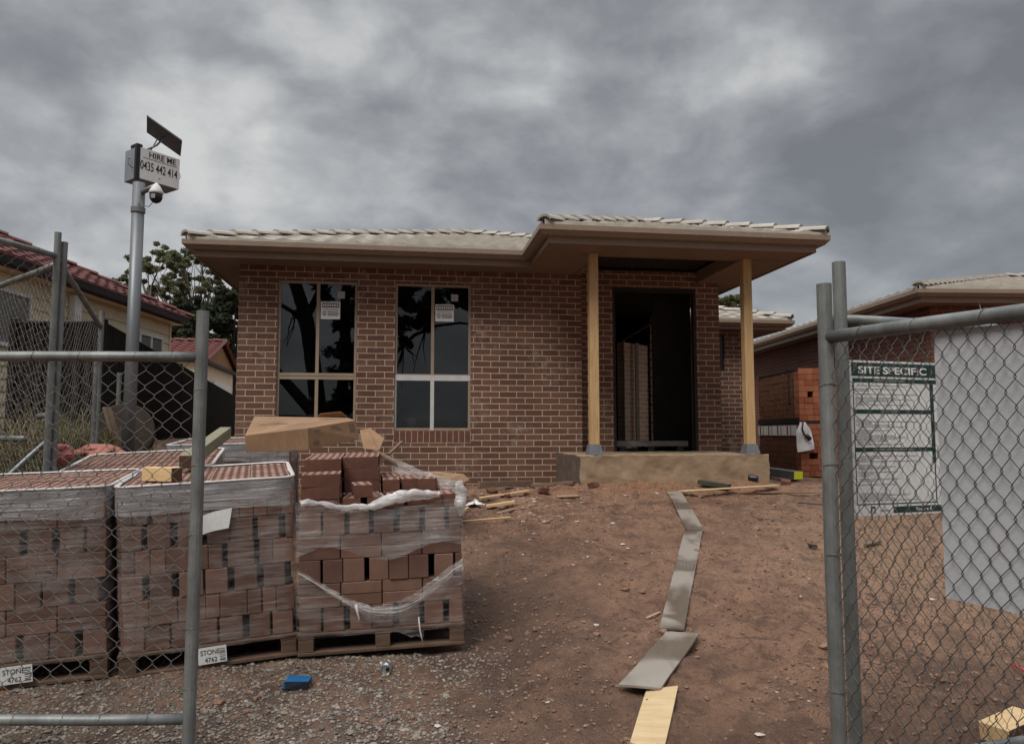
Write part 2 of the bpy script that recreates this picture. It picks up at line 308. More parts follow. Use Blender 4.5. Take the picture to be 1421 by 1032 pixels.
M['chip'] = stone_mat('pale_chip', [(0.44, 0.35, 0.27), (0.50, 0.44, 0.38), (0.33, 0.235, 0.165), (0.60, 0.56, 0.51)])

# ------------------------------------------------------------------ mesh builder
class MB:
    def __init__(s): s.v = []; s.f = []; s.m = []
    def add(s, vs, fs, mi=0, mat=None):
        o = len(s.v)
        s.v += [tuple(mat @ Vector(p)) if mat else tuple(p) for p in vs]
        s.f += [[i + o for i in f] for f in fs]; s.m += [mi] * len(fs); return s
    def box(s, x0, x1, y0, y1, z0, z1, mi=0, mat=None):
        return s.add([(x0, y0, z0), (x1, y0, z0), (x1, y1, z0), (x0, y1, z0), (x0, y0, z1), (x1, y0, z1), (x1, y1, z1), (x0, y1, z1)],
                     [(0, 3, 2, 1), (4, 5, 6, 7), (0, 1, 5, 4), (1, 2, 6, 5), (2, 3, 7, 6), (3, 0, 4, 7)], mi, mat)
    def bbox(s, x0, x1, y0, y1, z0, z1, b=0.004, mi=0, mat=None):
        # box with chamfered edges
        vs = []; idx = {}
        for ax in range(3):
            for sx in (0, 1):
                for sy in (0, 1):
                    for sz in (0, 1):
                        p = [(x0, x1)[sx], (y0, y1)[sy], (z0, z1)[sz]]
                        for k, (sg, ) in enumerate(((sx,), (sy,), (sz,))):
                            if k != ax: p[k] += b if sg == 0 else -b
                        idx[(ax, sx, sy, sz)] = len(vs); vs.append(tuple(p))
        fs = []
        for ax in range(3):
            for sg in (0, 1):
                o = [a for a in range(3) if a != ax]; q = []
                for (u, w) in ((0, 0), (1, 0), (1, 1), (0, 1)):
                    k = [0, 0, 0]; k[ax] = sg; k[o[0]] = u; k[o[1]] = w; q.append(idx[(ax, *k)])
                fs.append(q)
        for ax in range(3):
            o = [a for a in range(3) if a != ax]
            for u in (0, 1):
                for w in (0, 1):
                    k0 = [0, 0, 0]; k0[o[0]] = u; k0[o[1]] = w; k1 = k0[:]; k1[ax] = 1
                    fs.append([idx[(o[0], *k0)], idx[(o[0], *k1)], idx[(o[1], *k1)], idx[(o[1], *k0)]])
        for sx in (0, 1):
            for sy in (0, 1):
                for sz in (0, 1): fs.append([idx[(a, sx, sy, sz)] for a in range(3)])
        return s.add(vs, fs, mi, mat)
    def quad(s, a, b, c, d, mi=0): return s.add([a, b, c, d], [(0, 1, 2, 3)], mi)
    def tube(s, pts, r, n=8, mi=0, cap=True, mat=None):
        pts = [Vector(p) for p in pts]; rs = r if hasattr(r, '__len__') else [r] * len(pts)
        vs = []; fs = []; up = Vector((0, 0, 1)); prev = None
        for i, p in enumerate(pts):
            t = (pts[min(i + 1, len(pts) - 1)] - pts[max(i - 1, 0)]).normalized()
            if prev is None:
                a = t.cross(up if abs(t.z) < 0.9 else Vector((1, 0, 0))).normalized()
            else:
                a = (prev - t * prev.dot(t)).normalized()
            prev = a; b = t.cross(a)
            for k in range(n):
                q = 2 * math.pi * k / n; vs.append(p + (a * math.cos(q) + b * math.sin(q)) * rs[i])
        for i in range(len(pts) - 1):
            for k in range(n):
                fs.append((i * n + k, i * n + (k + 1) % n, (i + 1) * n + (k + 1) % n, (i + 1) * n + k))
        if cap: fs.append(list(range(n))[::-1]); fs.append([(len(pts) - 1) * n + k for k in range(n)])
        return s.add(vs, fs, mi, mat)
    def prism(s, poly, axis, a, b, mi=0, mat=None):
        # poly in the two other axes, extruded along axis
        n = len(poly); vs = []
        for w in (a, b):
            for p in poly:
                q = list(p); q.insert(axis, w); vs.append(tuple(q))
        fs = [list(range(n))[::-1], [n + i for i in range(n)]] + [(i, (i + 1) % n, n + (i + 1) % n, n + i) for i in range(n)]
        return s.add(vs, fs, mi, mat)
    def lathe(s, prof, n=16, mi=0, mat=None):
        vs = []; fs = []
        for (r, z) in prof:
            for k in range(n): q = 2 * math.pi * k / n; vs.append((r * math.cos(q), r * math.sin(q), z))
        for i in range(len(prof) - 1):
            for k in range(n): fs.append((i * n + k, i * n + (k + 1) % n, (i + 1) * n + (k + 1) % n, (i + 1) * n + k))
        fs.append(list(range(n))[::-1]); fs.append([(len(prof) - 1) * n + k for k in range(n)])
        return s.add(vs, fs, mi, mat)
    def build(s, name, mats, parent=None, smooth=False, fix=True):
        me = bpy.data.meshes.new(name); me.from_pydata(s.v, [], s.f)
        if not isinstance(mats, (list, tuple)): mats = [mats]
        for m in mats: me.materials.append(M[m] if isinstance(m, str) else m)
        if len(mats) > 1: me.polygons.foreach_set('material_index', s.m)
        if fix:
            import bmesh
            bm = bmesh.new(); bm.from_mesh(me); bmesh.ops.recalc_face_normals(bm, faces=bm.faces[:]); bm.to_mesh(me); bm.free()
        me.update()
        # metric box UVs
        uv = me.uv_layers.new(name='UVMap')
        nl = len(me.loops); li = np.zeros(nl, dtype=np.int32); me.loops.foreach_get('vertex_index', li)
        vc = np.zeros(len(me.vertices) * 3, dtype=np.float32); me.vertices.foreach_get('co', vc); vc = vc.reshape(-1, 3)
        pn = np.zeros(len(me.polygons) * 3, dtype=np.float32); me.polygons.foreach_get('normal', pn); pn = np.abs(pn.reshape(-1, 3))
        lt = np.zeros(len(me.polygons), dtype=np.int32); me.polygons.foreach_get('loop_total', lt)
        dom = np.repeat(np.argmax(pn, axis=1), lt); pc = vc[li]
        u = np.where(dom == 0, pc[:, 1], pc[:, 0]); w = np.where(dom == 2, pc[:, 1], pc[:, 2])
        uv.data.foreach_set('uv', np.stack([u, w], 1).astype(np.float32).ravel())
        if smooth: me.polygons.foreach_set('use_smooth', [True] * len(me.polygons))
        o = bpy.data.objects.new(name, me); COL.objects.link(o)
        if parent: o.parent = parent
        return o

def tag(o, label, cat, group=None):
    o['label'] = label; o['category'] = cat
    if group: o['group'] = group
    return o
def thing(name, label, cat, loc=(0, 0, 0), rz=0, group=None, rot=None):
    o = bpy.data.objects.new(name, None); COL.objects.link(o); o.empty_display_size = 0.1
    o.location = loc; o.rotation_euler = rot if rot else (0, 0, rz); tag(o, label, cat, group); return o
def struct(o, kind='structure'): o['kind'] = kind; return o
def text(name, body, size, mat, parent, loc, rot, sx=1.0, align='LEFT', bold=0.0):
    cu = bpy.data.curves.new(name, 'FONT'); cu.body = body; cu.size = size; cu.align_x = align; cu.extrude = 0.0004; cu.offset = bold
    cu.materials.append(M[mat])
    tmp = bpy.data.objects.new('text_outline', cu); COL.objects.link(tmp); dg = bpy.context.evaluated_depsgraph_get()
    me = bpy.data.meshes.new_from_object(tmp.evaluated_get(dg)); bpy.data.objects.remove(tmp); bpy.data.curves.remove(cu)
    o = bpy.data.objects.new(name, me); COL.objects.link(o); o.parent = parent; o.location = loc; o.rotation_euler = rot; o.scale = (sx, 1, 1); return o
def basis(p, x, y, z=None):
    x = Vector(x).normalized(); y = Vector(y); y = (y - x * x.dot(y)).normalized(); z = x.cross(y)
    return Matrix(((x.x, y.x, z.x, p[0]), (x.y, y.y, z.y, p[1]), (x.z, y.z, z.z, p[2]), (0, 0, 0, 1)))
# ------------------------------------------------------------------ world: overcast sky
w = bpy.data.worlds.new('World'); sc.world = w; w.use_nodes = True
nt = w.node_tree; nt.nodes.clear()
out = nt.nodes.new('ShaderNodeOutputWorld'); bg = nt.nodes.new('ShaderNodeBackground'); bg.inputs[1].default_value = 0.1
L(nt, bg.outputs[0], out.inputs[0])
SUN_EL, SUN_AZ = R(52), R(205)
sky = nt.nodes.new('ShaderNodeTexSky'); sky.sky_type = 'NISHITA'; sky.sun_disc = False; sky.sun_elevation = SUN_EL; sky.sun_rotation = SUN_AZ
tc = nt.nodes.new('ShaderNodeTexCoord'); V = tc.outputs['Generated']
sx = N(nt, 'SeparateXYZ'); L(nt, V, sx.inputs[0])
zz = N(nt, 'Math', operation='MAXIMUM'); L(nt, sx.outputs['Z'], zz.inputs[0]); zz.inputs[1].default_value = 0.0
za = N(nt, 'Math', operation='ADD'); L(nt, zz.outputs[0], za.inputs[0]); za.inputs[1].default_value = 0.22
dv = N(nt, 'VectorMath', operation='DIVIDE'); L(nt, V, dv.inputs[0])
cb = N(nt, 'CombineXYZ'); [L(nt, za.outputs[0], cb.inputs[i]) for i in range(3)]; L(nt, cb.outputs[0], dv.inputs[1])
fl = N(nt, 'VectorMath', operation='MULTIPLY'); L(nt, V, fl.inputs[0]); fl.inputs[1].default_value = (1, 1, 1.7)
n1 = noi(nt, fl.outputs[0], 2.9, 4, 0.5, 0.9); n2 = noi(nt, fl.outputs[0], 6.5, 9, 0.6, 0.2)
mm = N(nt, 'Math', operation='MULTIPLY_ADD'); L(nt, n2, mm.inputs[0]); mm.inputs[1].default_value = 0.52
m0 = N(nt, 'Math', operation='MULTIPLY'); L(nt, n1, m0.inputs[0]); m0.inputs[1].default_value = 0.52; L(nt, m0.outputs[0], mm.inputs[2])
# billows: smooth cells warped by noise
wv = N(nt, 'VectorMath', operation='MULTIPLY_ADD'); nz = N(nt, 'TexNoise', Scale=4.0, Detail=5.0); L(nt, fl.outputs[0], nz.inputs['Vector']); L(nt, nz.outputs['Color'], wv.inputs[0]); wv.inputs[1].default_value = (.32, .32, .32); L(nt, fl.outputs[0], wv.inputs[2])
vo = N(nt, 'TexVoronoi', Scale=3.6, Detail=2.0); vo.feature = 'F1'; L(nt, wv.outputs[0], vo.inputs['Vector'])
vb = N(nt, 'Math', operation='MULTIPLY_ADD'); L(nt, vo.outputs['Distance'], vb.inputs[0]); vb.inputs[1].default_value = -0.30; L(nt, mm.outputs[0], vb.inputs[2])
vb2 = N(nt, 'Math', operation='ADD'); L(nt, vb.outputs[0], vb2.inputs[0]); vb2.inputs[1].default_value = 0.175
dens = vb2.outputs[0]
def bias(px, py, width, amt):
    # a thinner (brighter) or thicker (darker) part of the cloud deck in a fixed direction of the sky
    global dens
    d = ray(px, py).normalized()
    dt = N(nt, 'VectorMath', operation='DOT_PRODUCT'); L(nt, V, dt.inputs[0]); dt.inputs[1].default_value = d
    q = N(nt, 'MapRange', clamp=True); q.interpolation_type = 'SMOOTHSTEP'; L(nt, dt.outputs['Value'], q.inputs[0])
    q.inputs[1].default_value = math.cos(R(width)); q.inputs[2].default_value = 1.0; q.inputs[3].default_value = 0; q.inputs[4].default_value = amt
    a = N(nt, 'Math', operation='ADD'); L(nt, dens, a.inputs[0]); L(nt, q.outputs[0], a.inputs[1]); dens = a.outputs[0]
for b in SKY_BIAS if 'SKY_BIAS' in globals() else [(290, 100, 28, 0.13), (430, 60, 7, 0.03), (120, 280, 16, 0.05), (60, 130, 8, -0.05), (1085, 35, 6, 0.045), (1000, 190, 10, 0.05), (760, 170, 11, -0.03), (1330, 180, 15, -0.035), (1400, 20, 14, -0.03), (200, 300, 16, 0.04), (20, 30, 9, -0.08), (600, 280, 12, -0.03)]:
    bias(*b)
cl = ramp(nt, dens, [(0.24, (1.05, 1.08, 1.14)), (0.40, (1.45, 1.50, 1.58)), (0.52, (1.98, 2.04, 2.11)), (0.62, (2.6, 2.66, 2.69)), (0.76, (3.6, 3.6, 3.54))])
# overcast decks are brighter overhead
zr = N(nt, 'MapRange', clamp=True); L(nt, sx.outputs['Z'], zr.inputs[0])
for i, val in enumerate((0.54, 0.92, 1.0, 6.0)): zr.inputs[i + 1].default_value = val
vm = N(nt, 'VectorMath', operation='SCALE'); L(nt, cl, vm.inputs[0]); L(nt, zr.outputs[0], vm.inputs['Scale'])
L(nt, mixc(nt, 0.95, sky.outputs[0], vm.outputs[0]), bg.inputs[0])
sl = bpy.data.lights.new('sun', 'SUN'); sl.energy = 1.5; sl.angle = R(25); sl.color = (1, 0.95, 0.88)
so = bpy.data.objects.new('sun', sl); COL.objects.link(so); so.location = (0, -5, 30)
# from behind the camera, to the left
sd = Vector((-math.sin(R(32)) * math.cos(SUN_EL), -math.cos(R(32)) * math.cos(SUN_EL), math.sin(SUN_EL)))
so.rotation_euler = (-sd).to_track_quat('-Z', 'Y').to_euler()
sky.sun_rotation = math.atan2(sd.x, sd.y)
sc.view_settings.view_transform = 'Standard'; sc.view_settings.look = 'None'; sc.view_settings.exposure = 0.8; sc.view_settings.gamma = 1
sc.view_settings.use_curve_mapping = False
sc.cycles.transparent_max_bounces = 24; sc.cycles.max_bounces = 8

# ------------------------------------------------------------------ ground sheet
def axis(lo, hi, step, far):
    a = list(np.arange(lo, hi + 1e-6, step)); g = step
    x = hi
    while x < far: g *= 1.35; x += g; a.append(x)
    x = lo; g = step; b = []
    while x > -far: g *= 1.35; x -= g; b.append(x)
    return b[::-1] + a
def fbm(x, y, s, o=4):
    return noise.fractal(Vector((x * s, y * s, 3.7)), 1.0, 2.1, o)
xs = axis(-4.2, 4.6, 0.03, 400); ys = axis(1.6, 9.4, 0.03, 400)
gv = []
for y in ys:
    for x in xs:
        z = gz(x, y)
        if abs(x) < 9 and -2 < y < 14:
            rough_ = 0.04 * fbm(x, y, 1.1) + 0.030 * fbm(x + 9, y, 4.5, 4)
            rough_ += 0.020 * abs(fbm(x, y + 5, 11, 3)) + 0.030 * max(0, fbm(x + 3, y, 6, 3) - .05) - 0.022 * max(0, fbm(x, y + 7, 3.4, 2) - .15)
            # tyre lug marks pressed beside the pallets
            q = math.exp(-((x - 0.02 - 0.05 * (y - 5)) / 0.22) ** 2) * sm(3.6, 4.2, y) * (1 - sm(6.3, 7.2, y))
            if q > 0.02: rough_ += q * (-0.03 + 0.022 * math.sin(y * 48 + abs(x - 0.05) * 34) * (0.6 + 0.8 * fbm(x, y, 3)))
            for (tx, tw, y0_, y1_) in ((1.72, .13, 3.2, 6.2), (.30, .12, 5.6, 8.4)):
                q2 = math.exp(-((x - tx - .06 * math.sin(y)) / tw) ** 4) * sm(y0_, y0_ + .6, y) * (1 - sm(y1_ - .8, y1_, y))
                if q2 > .02: rough_ += q2 * (-.018 + .011 * (1 if math.sin(y * 62 + 4 * noise.noise(Vector((x * 3, y * 3, 2)))) > .2 else -1) * max(0, .4 + fbm(x, y, 2)))
            # churned ground on the right
            rough_ += 0.02 * sm(1.3, 2.4, x) * fbm(x, y, 5.5, 4) * (1 - sm(5.5, 7.5, y))
            k = 0.35 if (x < 0 and 4.0 < y < 5.6) else 1.0
            z += rough_ * k
        gv.append((x, y, z))
nx = len(xs); gf = [(j * nx + i, j * nx + i + 1, (j + 1) * nx + i + 1, (j + 1) * nx + i) for j in range(len(ys) - 1) for i in range(nx - 1)]
gm = MB(); gm.v = gv; gm.f = gf; gm.m = [0] * len(gf)
struct(gm.build('ground', 'ground', smooth=True, fix=False))
import bisect
def terrain(x, y):
    # height of the displaced ground mesh
    i = min(max(bisect.bisect_right(xs, x) - 1, 0), nx - 2); j = min(max(bisect.bisect_right(ys, y) - 1, 0), len(ys) - 2)
    u = (x - xs[i]) / (xs[i + 1] - xs[i]); v = (y - ys[j]) / (ys[j + 1] - ys[j]); g_ = lambda a, b_: gv[b_ * nx + a][2]
    return (g_(i, j) * (1 - u) + g_(i + 1, j) * u) * (1 - v) + (g_(i, j + 1) * (1 - u) + g_(i + 1, j + 1) * u) * v
TERR[0] = terrain

# ------------------------------------------------------------------ roofs
def tiles(mb, p0, e, wv, length, m, kmax, lc, rc, course=0.31, cell=0.05, per=0.30):
    p0 = Vector(p0); e = Vector(e); wv = Vector(wv); j = 0; zup = Vector((0, 0, 1))
    while j * course < kmax - 0.02:
        k0 = j * course; k1 = min(kmax, k0 + course)
        a0, b0 = lc(k0), length - rc(k0); a1, b1 = lc(k1), length - rc(k1)
        if b0 - a0 < 0.05: break
        n = max(2, int((b0 - a0) / cell)); vs = []
        for i in range(n + 1):
            t = i / n; s0 = a0 + (b0 - a0) * t; s1 = a1 + max(0, b1 - a1) * t
            def wave(s): return 0.028 * (0.5 + 0.5 * math.cos(2 * math.pi * s / per)) ** 2
            z0 = m * k0 + 0.05 + wave(s0); z1 = m * k1 + 0.008 + wave(s1)
            kk = k0 - 0.02
            vs += [p0 + e * s0 + wv * kk + zup * (m * k0 + 0.012), p0 + e * s0 + wv * kk + zup * z0, p0 + e * s1 + wv * k1 + zup * z1]
        fs = []
        for i in range(n):
            q = i * 3; fs += [(q, q + 3, q + 4, q + 1), (q + 1, q + 4, q + 5, q + 2)]
        mb.add(vs, fs); j += 1
def caps(mb, a, b, step=0.34, r=0.10, lift=0.03):
    a = Vector(a); b = Vector(b); d = b - a; n = max(1, int(round(d.length / step))); t = d.normalized()
    side = t.cross(Vector((0, 0, 1))).normalized(); up = side.cross(t)
    for i in range(n):
        p = a + d * (i / n); q = a + d * ((i + 1.12) / n)
        vs = []
        for (c, rr, up_) in ((p, r * 1.04, 0.034), (p, r * 0.88, 0.014), (q, r * 0.94, 0.002)):
            for k in range(7):
                an = math.pi * (k / 6); vs.append(c + side * math.cos(an) * rr + up * (math.sin(an) * rr * 0.62 + up_ - 0.02))
        fs = []
        for k in range(6): fs += [(k, k + 1, 14 + k + 1, 14 + k), (7 + k, 7 + k + 1, k + 1, k)]
        mb.add(vs, fs)
def profile_path(mb, path, prof, closed=False):
    # prof: (outward, z) polygon swept along a plan path (outward = to the right of travel), mitred
    P = [Vector((p[0], p[1])) for p in path]; n = len(P); offs = []
    for i in range(n):
        d0 = (P[i] - P[i - 1]).normalized() if i > 0 else None
        d1 = (P[i + 1] - P[i]).normalized() if i < n - 1 else None
        n0 = Vector((d0.y, -d0.x)) if d0 else None; n1 = Vector((d1.y, -d1.x)) if d1 else None
        if n0 is None: offs.append(n1)
        elif n1 is None: offs.append(n0)
        else:
            mth = (n0 + n1).normalized(); offs.append(mth / max(0.2, mth.dot(n0)))
    k = len(prof); vs = []; fs = []
    for i in range(n):
        for (o, z) in prof: vs.append((P[i].x + offs[i].x * o, P[i].y + offs[i].y * o, z))
    for i in range(n - 1):
        for j in range(k): fs.append((i * k + j, i * k + (j + 1) % k, (i + 1) * k + (j + 1) % k, (i + 1) * k + j))
    fs.append(list(range(k))[::-1]); fs.append([(n - 1) * k + j for j in range(k)])
    mb.add(vs, fs)
def gutter_prof(z):
    return [(0.004, z - 0.012), (0.108, z - 0.012), (0.108, z), (0.125, z), (0.125, z - 0.062), (0.112, z - 0.072), (0.075, z - 0.115), (0.004, z - 0.118)]
def wall_open(mb, x0, x1, z0, z1, ops, y0, y1):
    # wall slab between y0 (front) and y1 with rectangular openings, joints butted
    X = sorted({x0, x1, *[o[0] for o in ops], *[o[1] for o in ops]}); Z = sorted({z0, z1, *[o[2] for o in ops], *[o[3] for o in ops]})
    inside = lambda a, b: any(o[0] - 1e-6 <= a <= o[1] + 1e-6 and o[2] - 1e-6 <= b <= o[3] + 1e-6 for o in ops)
    for i in range(len(X) - 1):
        for j in range(len(Z) - 1):
            if inside((X[i] + X[i + 1]) / 2, (Z[j] + Z[j + 1]) / 2): continue
            mb.quad((X[i], y0, Z[j]), (X[i + 1], y0, Z[j]), (X[i + 1], y0, Z[j + 1]), (X[i], y0, Z[j + 1]))
            mb.quad((X[i], y1, Z[j]), (X[i], y1, Z[j + 1]), (X[i + 1], y1, Z[j + 1]), (X[i + 1], y1, Z[j]))
    for (a, b, c, d) in ops:
        mb.quad((a, y0, c), (a, y1, c), (a, y1, d), (a, y0, d)); mb.quad((b, y0, c), (b, y0, d), (b, y1, d), (b, y1, c))
        mb.quad((a, y0, d), (a, y1, d), (b, y1, d), (b, y0, d)); mb.quad((a, y0, c), (b, y0, c), (b, y1, c), (a, y1, c))
    mb.quad((x0, y0, z0), (x0, y0, z1), (x0, y1, z1), (x0, y1, z0)); mb.quad((x1, y0, z0), (x1, y1, z0), (x1, y1, z1), (x1, y0, z1))
    mb.quad((x0, y0, z1), (x1, y0, z1), (x1, y1, z1), (x0, y1, z1)); mb.quad((x0, y0, z0), (x0, y1, z0), (x1, y1, z0), (x1, y0, z0))
def rough_box(mb, x0, x1, y0, y1, z0, z1, res, amp, sc_=6.0, mats=None):
    def face(o, du, dv, nu, nv, mi):
        vs = []; fs = []
        for j in range(nv + 1):
            for i in range(nu + 1):
                p = Vector(o) + Vector(du) * (i / nu) + Vector(dv) * (j / nv)
                vs.append(p + amp * noise.noise_vector(p * sc_) + amp * 0.5 * noise.noise_vector(p * sc_ * 3.7))
        for j in range(nv):
            for i in range(nu): q = j * (nu + 1) + i; fs.append((q, q + 1, q + nu + 2, q + nu + 1))
        mb.add(vs, fs, mi)
    X, Y, Z = x1 - x0, y1 - y0, z1 - z0; c = lambda d: max(1, int(d / res)); mi = mats or (0,) * 5
    face((x0, y0, z0), (X, 0, 0), (0, 0, Z), c(X), c(Z), mi[0]); face((x0, y0, z0), (0, Y, 0), (0, 0, Z), c(Y), c(Z), mi[1])
    face((x1, y0, z0), (0, Y, 0), (0, 0, Z), c(Y), c(Z), mi[2]); face((x0, y1, z0), (X, 0, 0), (0, 0, Z), c(X), c(Z), mi[3])
    face((x0, y0, z1), (X, 0, 0), (0, Y, 0), c(X), c(Y), mi[4])

# ------------------------------------------------------------------ the brick house
HO = (-3.6926, 9.8783, 0); HR = R(8.1)
house = thing('brick_house', 'unfinished single storey brown brick house with open doorway and timber porch posts', 'house', HO, HR)
SOF = 3.82
b = MB(); wall_open(b, 0, 4.74, 0.55, SOF + 0.15, [(0.515, 1.572, 1.58, 3.627), (2.09, 3.147, 1.58, 3.627)], 0, 0.11)
b.box(0, 0.11, 0.112, 12, 0.55, SOF + 0.15); b.box(0.112, 6.8, 11.9, 12, 0.55, SOF + 0.15)
b.box(4.628, 4.738, 0.113, 0.298, 0.55, SOF + 0.15)
b.build('brick_wall', 'brick', house)
b = MB(); wall_open(b, 4.63, 6.956, 0.55, SOF + 0.15, [(5.29, 6.589, 1.27, 3.72)], 0.3, 0.41)
b.box(6.846, 6.956, 0.412, 1.15, 0.55, SOF + 0.15); b.box(6.846, 6.956, 1.15, 3.2, 0.55, 1.27); b.box(6.846, 6.956, 3.2, 11.8, 0.55, SOF + 0.15)  # side opening added to let light onto the inner brick wall
b.build('entry_wall', 'brick', house)
# soldier-course sills
for (xa, xb) in ((0.515, 1.572), (2.09, 3.147)):
    b = MB(); n = 13; wdt = (xb - xa) / n
    for i in range(n):
        b.bbox(xa + i * wdt + 0.004, xa + (i + 1) * wdt - 0.005, -0.004, 0.06, 1.415 + random.uniform(-.002, .002), 1.574, 0.003)
    b.build('brick_sill', 'sillbrick', house)
    MBm = MB().box(xa - 0.002, xb + 0.002, -0.0015, 0.05, 1.405, 1.572); MBm.build('sill_mortar', 'mortar', house)
# windows
def window(xa, xb, z0, z1, zt, xm, taped):
    f = MB(); y0, y1 = 0.035, 0.085; t = 0.034
    f.box(xa, xa + t, y0, y1, z0, z1); f.box(xb - t, xb, y0, y1, z0, z1)
    f.box(xa + t, xb - t, y0, y1, z1 - t, z1); f.box(xa + t, xb - t, y0, y1, z0, z0 + t)
    f.box(xa + t, xb - t, y0 - 0.004, y1, zt - 0.044, zt - 0.004); f.box(xa + t, xb - t, y0 - 0.004, y1, zt + 0.004, zt + 0.044)
    f.box(xa + t, xb - t, y0 + 0.006, y1, zt - 0.004, zt + 0.004)
    f.box(xm - 0.022, xm + 0.022, y0, y1, zt + 0.044, z1 - t); f.box(xm - 0.022, xm + 0.022, y0, y1, z0 + t, zt - 0.044)
    fr = f.build('window', 'frame', house)
    for (a, c, d, e) in ((xa + t, xm - .022, zt + .044, z1 - t), (xm + .022, xb - t, zt + .044, z1 - t), (xa + t, xm - .022, z0 + t, zt - .044), (xm + .022, xb - t, z0 + t, zt - .044)):
        MB().quad((a, 0.055, d), (c, 0.055, d), (c, 0.055, e), (a, 0.055, e)).build('pane', 'glass', fr, fix=False)
    sxm = xm + 0.245 - 0.08
    s = MB(); zc = z1 - 0.40; s.box(sxm - .13, sxm + .13, .050, .0535, zc - .12, zc + .12)
    s.box(sxm - .115, sxm + .115, .0488, .050, zc + .04, zc + .105, 1)
    for k in range(7): s.box(sxm - .105 + k * .031, sxm - .105 + k * .031 + .02, .0482, .0488, zc + .058, zc + .088, 2)
    s.box(sxm - .10, sxm + .10, .0488, .050, zc + .008, zc + .016, 3)
    for (p, q, zz_) in ((-.11, -.055, -.02), (-.04, .05, -.02), (.055, .10, -.02), (-.11, -.05, -.045), (-.04, .115, -.045), (-.105, -.06, -.068), (-.04, .10, -.066)):
        s.box(sxm + p, sxm + q, .0488, .050, zc + zz_ - .008, zc + zz_ + .006, 3)
    s.build('sticker', ['signwhite', 'inkbrown', 'signwhite', 'inkgrey2'], fr)
    MB().box(sxm + .09, sxm + .19, .050, .0535, z1 - .23, z1 - .13).build('sticker', 'inkgrey', fr)
    if taped:
        tp = MB(); tp.box(xm - .026, xm + .026, y0 - .006, y0 - .0005, z0 - .03, zt - .046); tp.box(xa + .004, xb - .004, y0 - .008, y0 - .0045, zt - .047, zt + .030)
        tp.box(xa + .003, xa + .026, y0 - .004, y0 - .0005, z0 + .01, zt - .05)
        tp.build('protective_tape', 'tape', fr)
window(0.515, 1.572, 1.58, 3.627, 2.316, 1.043, False)
window(2.09, 3.147, 1.58, 3.627, 2.316, 2.612, True)
# eaves: fascia, gutter, soffit
eave = [(-0.46, 12.4), (-0.46, -0.475), (3.91, -0.475), (3.91, -1.78), (7.345, -1.78), (7.345, 12.4)]
b = MB(); profile_path(b, eave, [(-0.02, 3.805), (0, 3.805), (0, 3.975), (-0.02, 3.975)]); b.build('fascia', 'trim', house)
b = MB(); profile_path(b, eave, gutter_prof(4.0)); b.build('gutter', 'trim', house)
b = MB(); z0, z1 = SOF, SOF + 0.008
for (a, c, d, e) in ((-.44, -.002, -.455, 12.3), (-.002, 4.742, -.455, -.002), (3.93, 4.64, -1.76, -.455), (4.64, 6.61, -1.76, -1.19), (6.61, 7.325, -1.76, .298), (6.958, 7.325, .298, 12.3), (4.742, 4.7421, -.455, .298)):
    b.box(a, c, d, e, z0, z1)
for (a, c, d, e) in ((4.95, 4.98, -1.76, -1.20), (6.615, 7.32, -1.26, -1.23), (1.7, 1.73, -.45, -.004), (3.3, 3.33, -.45, -.004), (6.96, 7.32, 1.5, 1.53)): b.box(a, c, d, e, z0 - .005, z0 - .0005)
b.build('soffit', 'soffit', house)
b = MB(); b.box(4.625, 6.625, -1.192, -1.176, SOF - .012, SOF + .16); b.box(4.64, 4.655, -1.176, .296, SOF - .012, SOF + .16); b.box(6.595, 6.61, -1.176, .296, SOF - .012, SOF + .16)
b.build('porch_ceiling_trim', 'soffit', house)
b = MB(); b.box(4.66, 6.59, -1.17, .28, SOF + .20, SOF + .22)  # near-black sheet standing in for shade inside the open porch ceiling
b.build('porch_void_shade', 'dark', house)
# roof
r = MB(); m = 0.317; Z0 = 3.985
zero = lambda k: 0.0; hip = lambda k: k
tiles(r, (-.53, -.56, Z0), (1, 0, 0), (0, 1, 0), 7.96, m, 3.97, hip, hip)
tiles(r, (3.85, -1.87, Z0), (1, 0, 0), (0, 1, 0), 3.58, m, 1.79, hip, hip)
tiles(r, (3.85, -.56, Z0), (0, -1, 0), (1, 0, 0), 1.31, m, 1.79, lambda k: -k, hip)
tiles(r, (7.43, -1.87, Z0), (0, 1, 0), (-1, 0, 0), 14.2, m, 3.97, lambda k: k if k < 1.79 else k + 1.31, zero, cell=0.1)
tiles(r, (-.53, 12.4, Z0), (0, -1, 0), (1, 0, 0), 12.96, m, 3.97, zero, hip, cell=0.1)
# underlay closing the roof from below
r.quad((-.44, -.46, Z0 - .02), (3.93, -.46, Z0 - .02), (3.93, 3.43, Z0 + 1.2), (3.43, 3.43, Z0 + 1.2))
r.build('roof', 'tile', house)
b = MB()
caps(b, (-.55, -.58, Z0 + .06), (3.45, 3.42, Z0 + .06 + 1.268)); caps(b, (6.2, .67, Z0 + .45), (3.45, 3.42, Z0 + .06 + 1.268))
caps(b, (3.84, -1.88, Z0 + .06), (5.64, -.08, Z0 + .06 + .571)); caps(b, (7.44, -1.88, Z0 + .06), (5.64, -.08, Z0 + .06 + .571)); caps(b, (5.64, -.08, Z0 + .63), (5.64, 1.25, Z0 + .63))
caps(b, (3.45, 3.42, Z0 + 1.33), (3.45, 12.3, Z0 + 1.33))
b.build('hip_capping', 'tile', house)
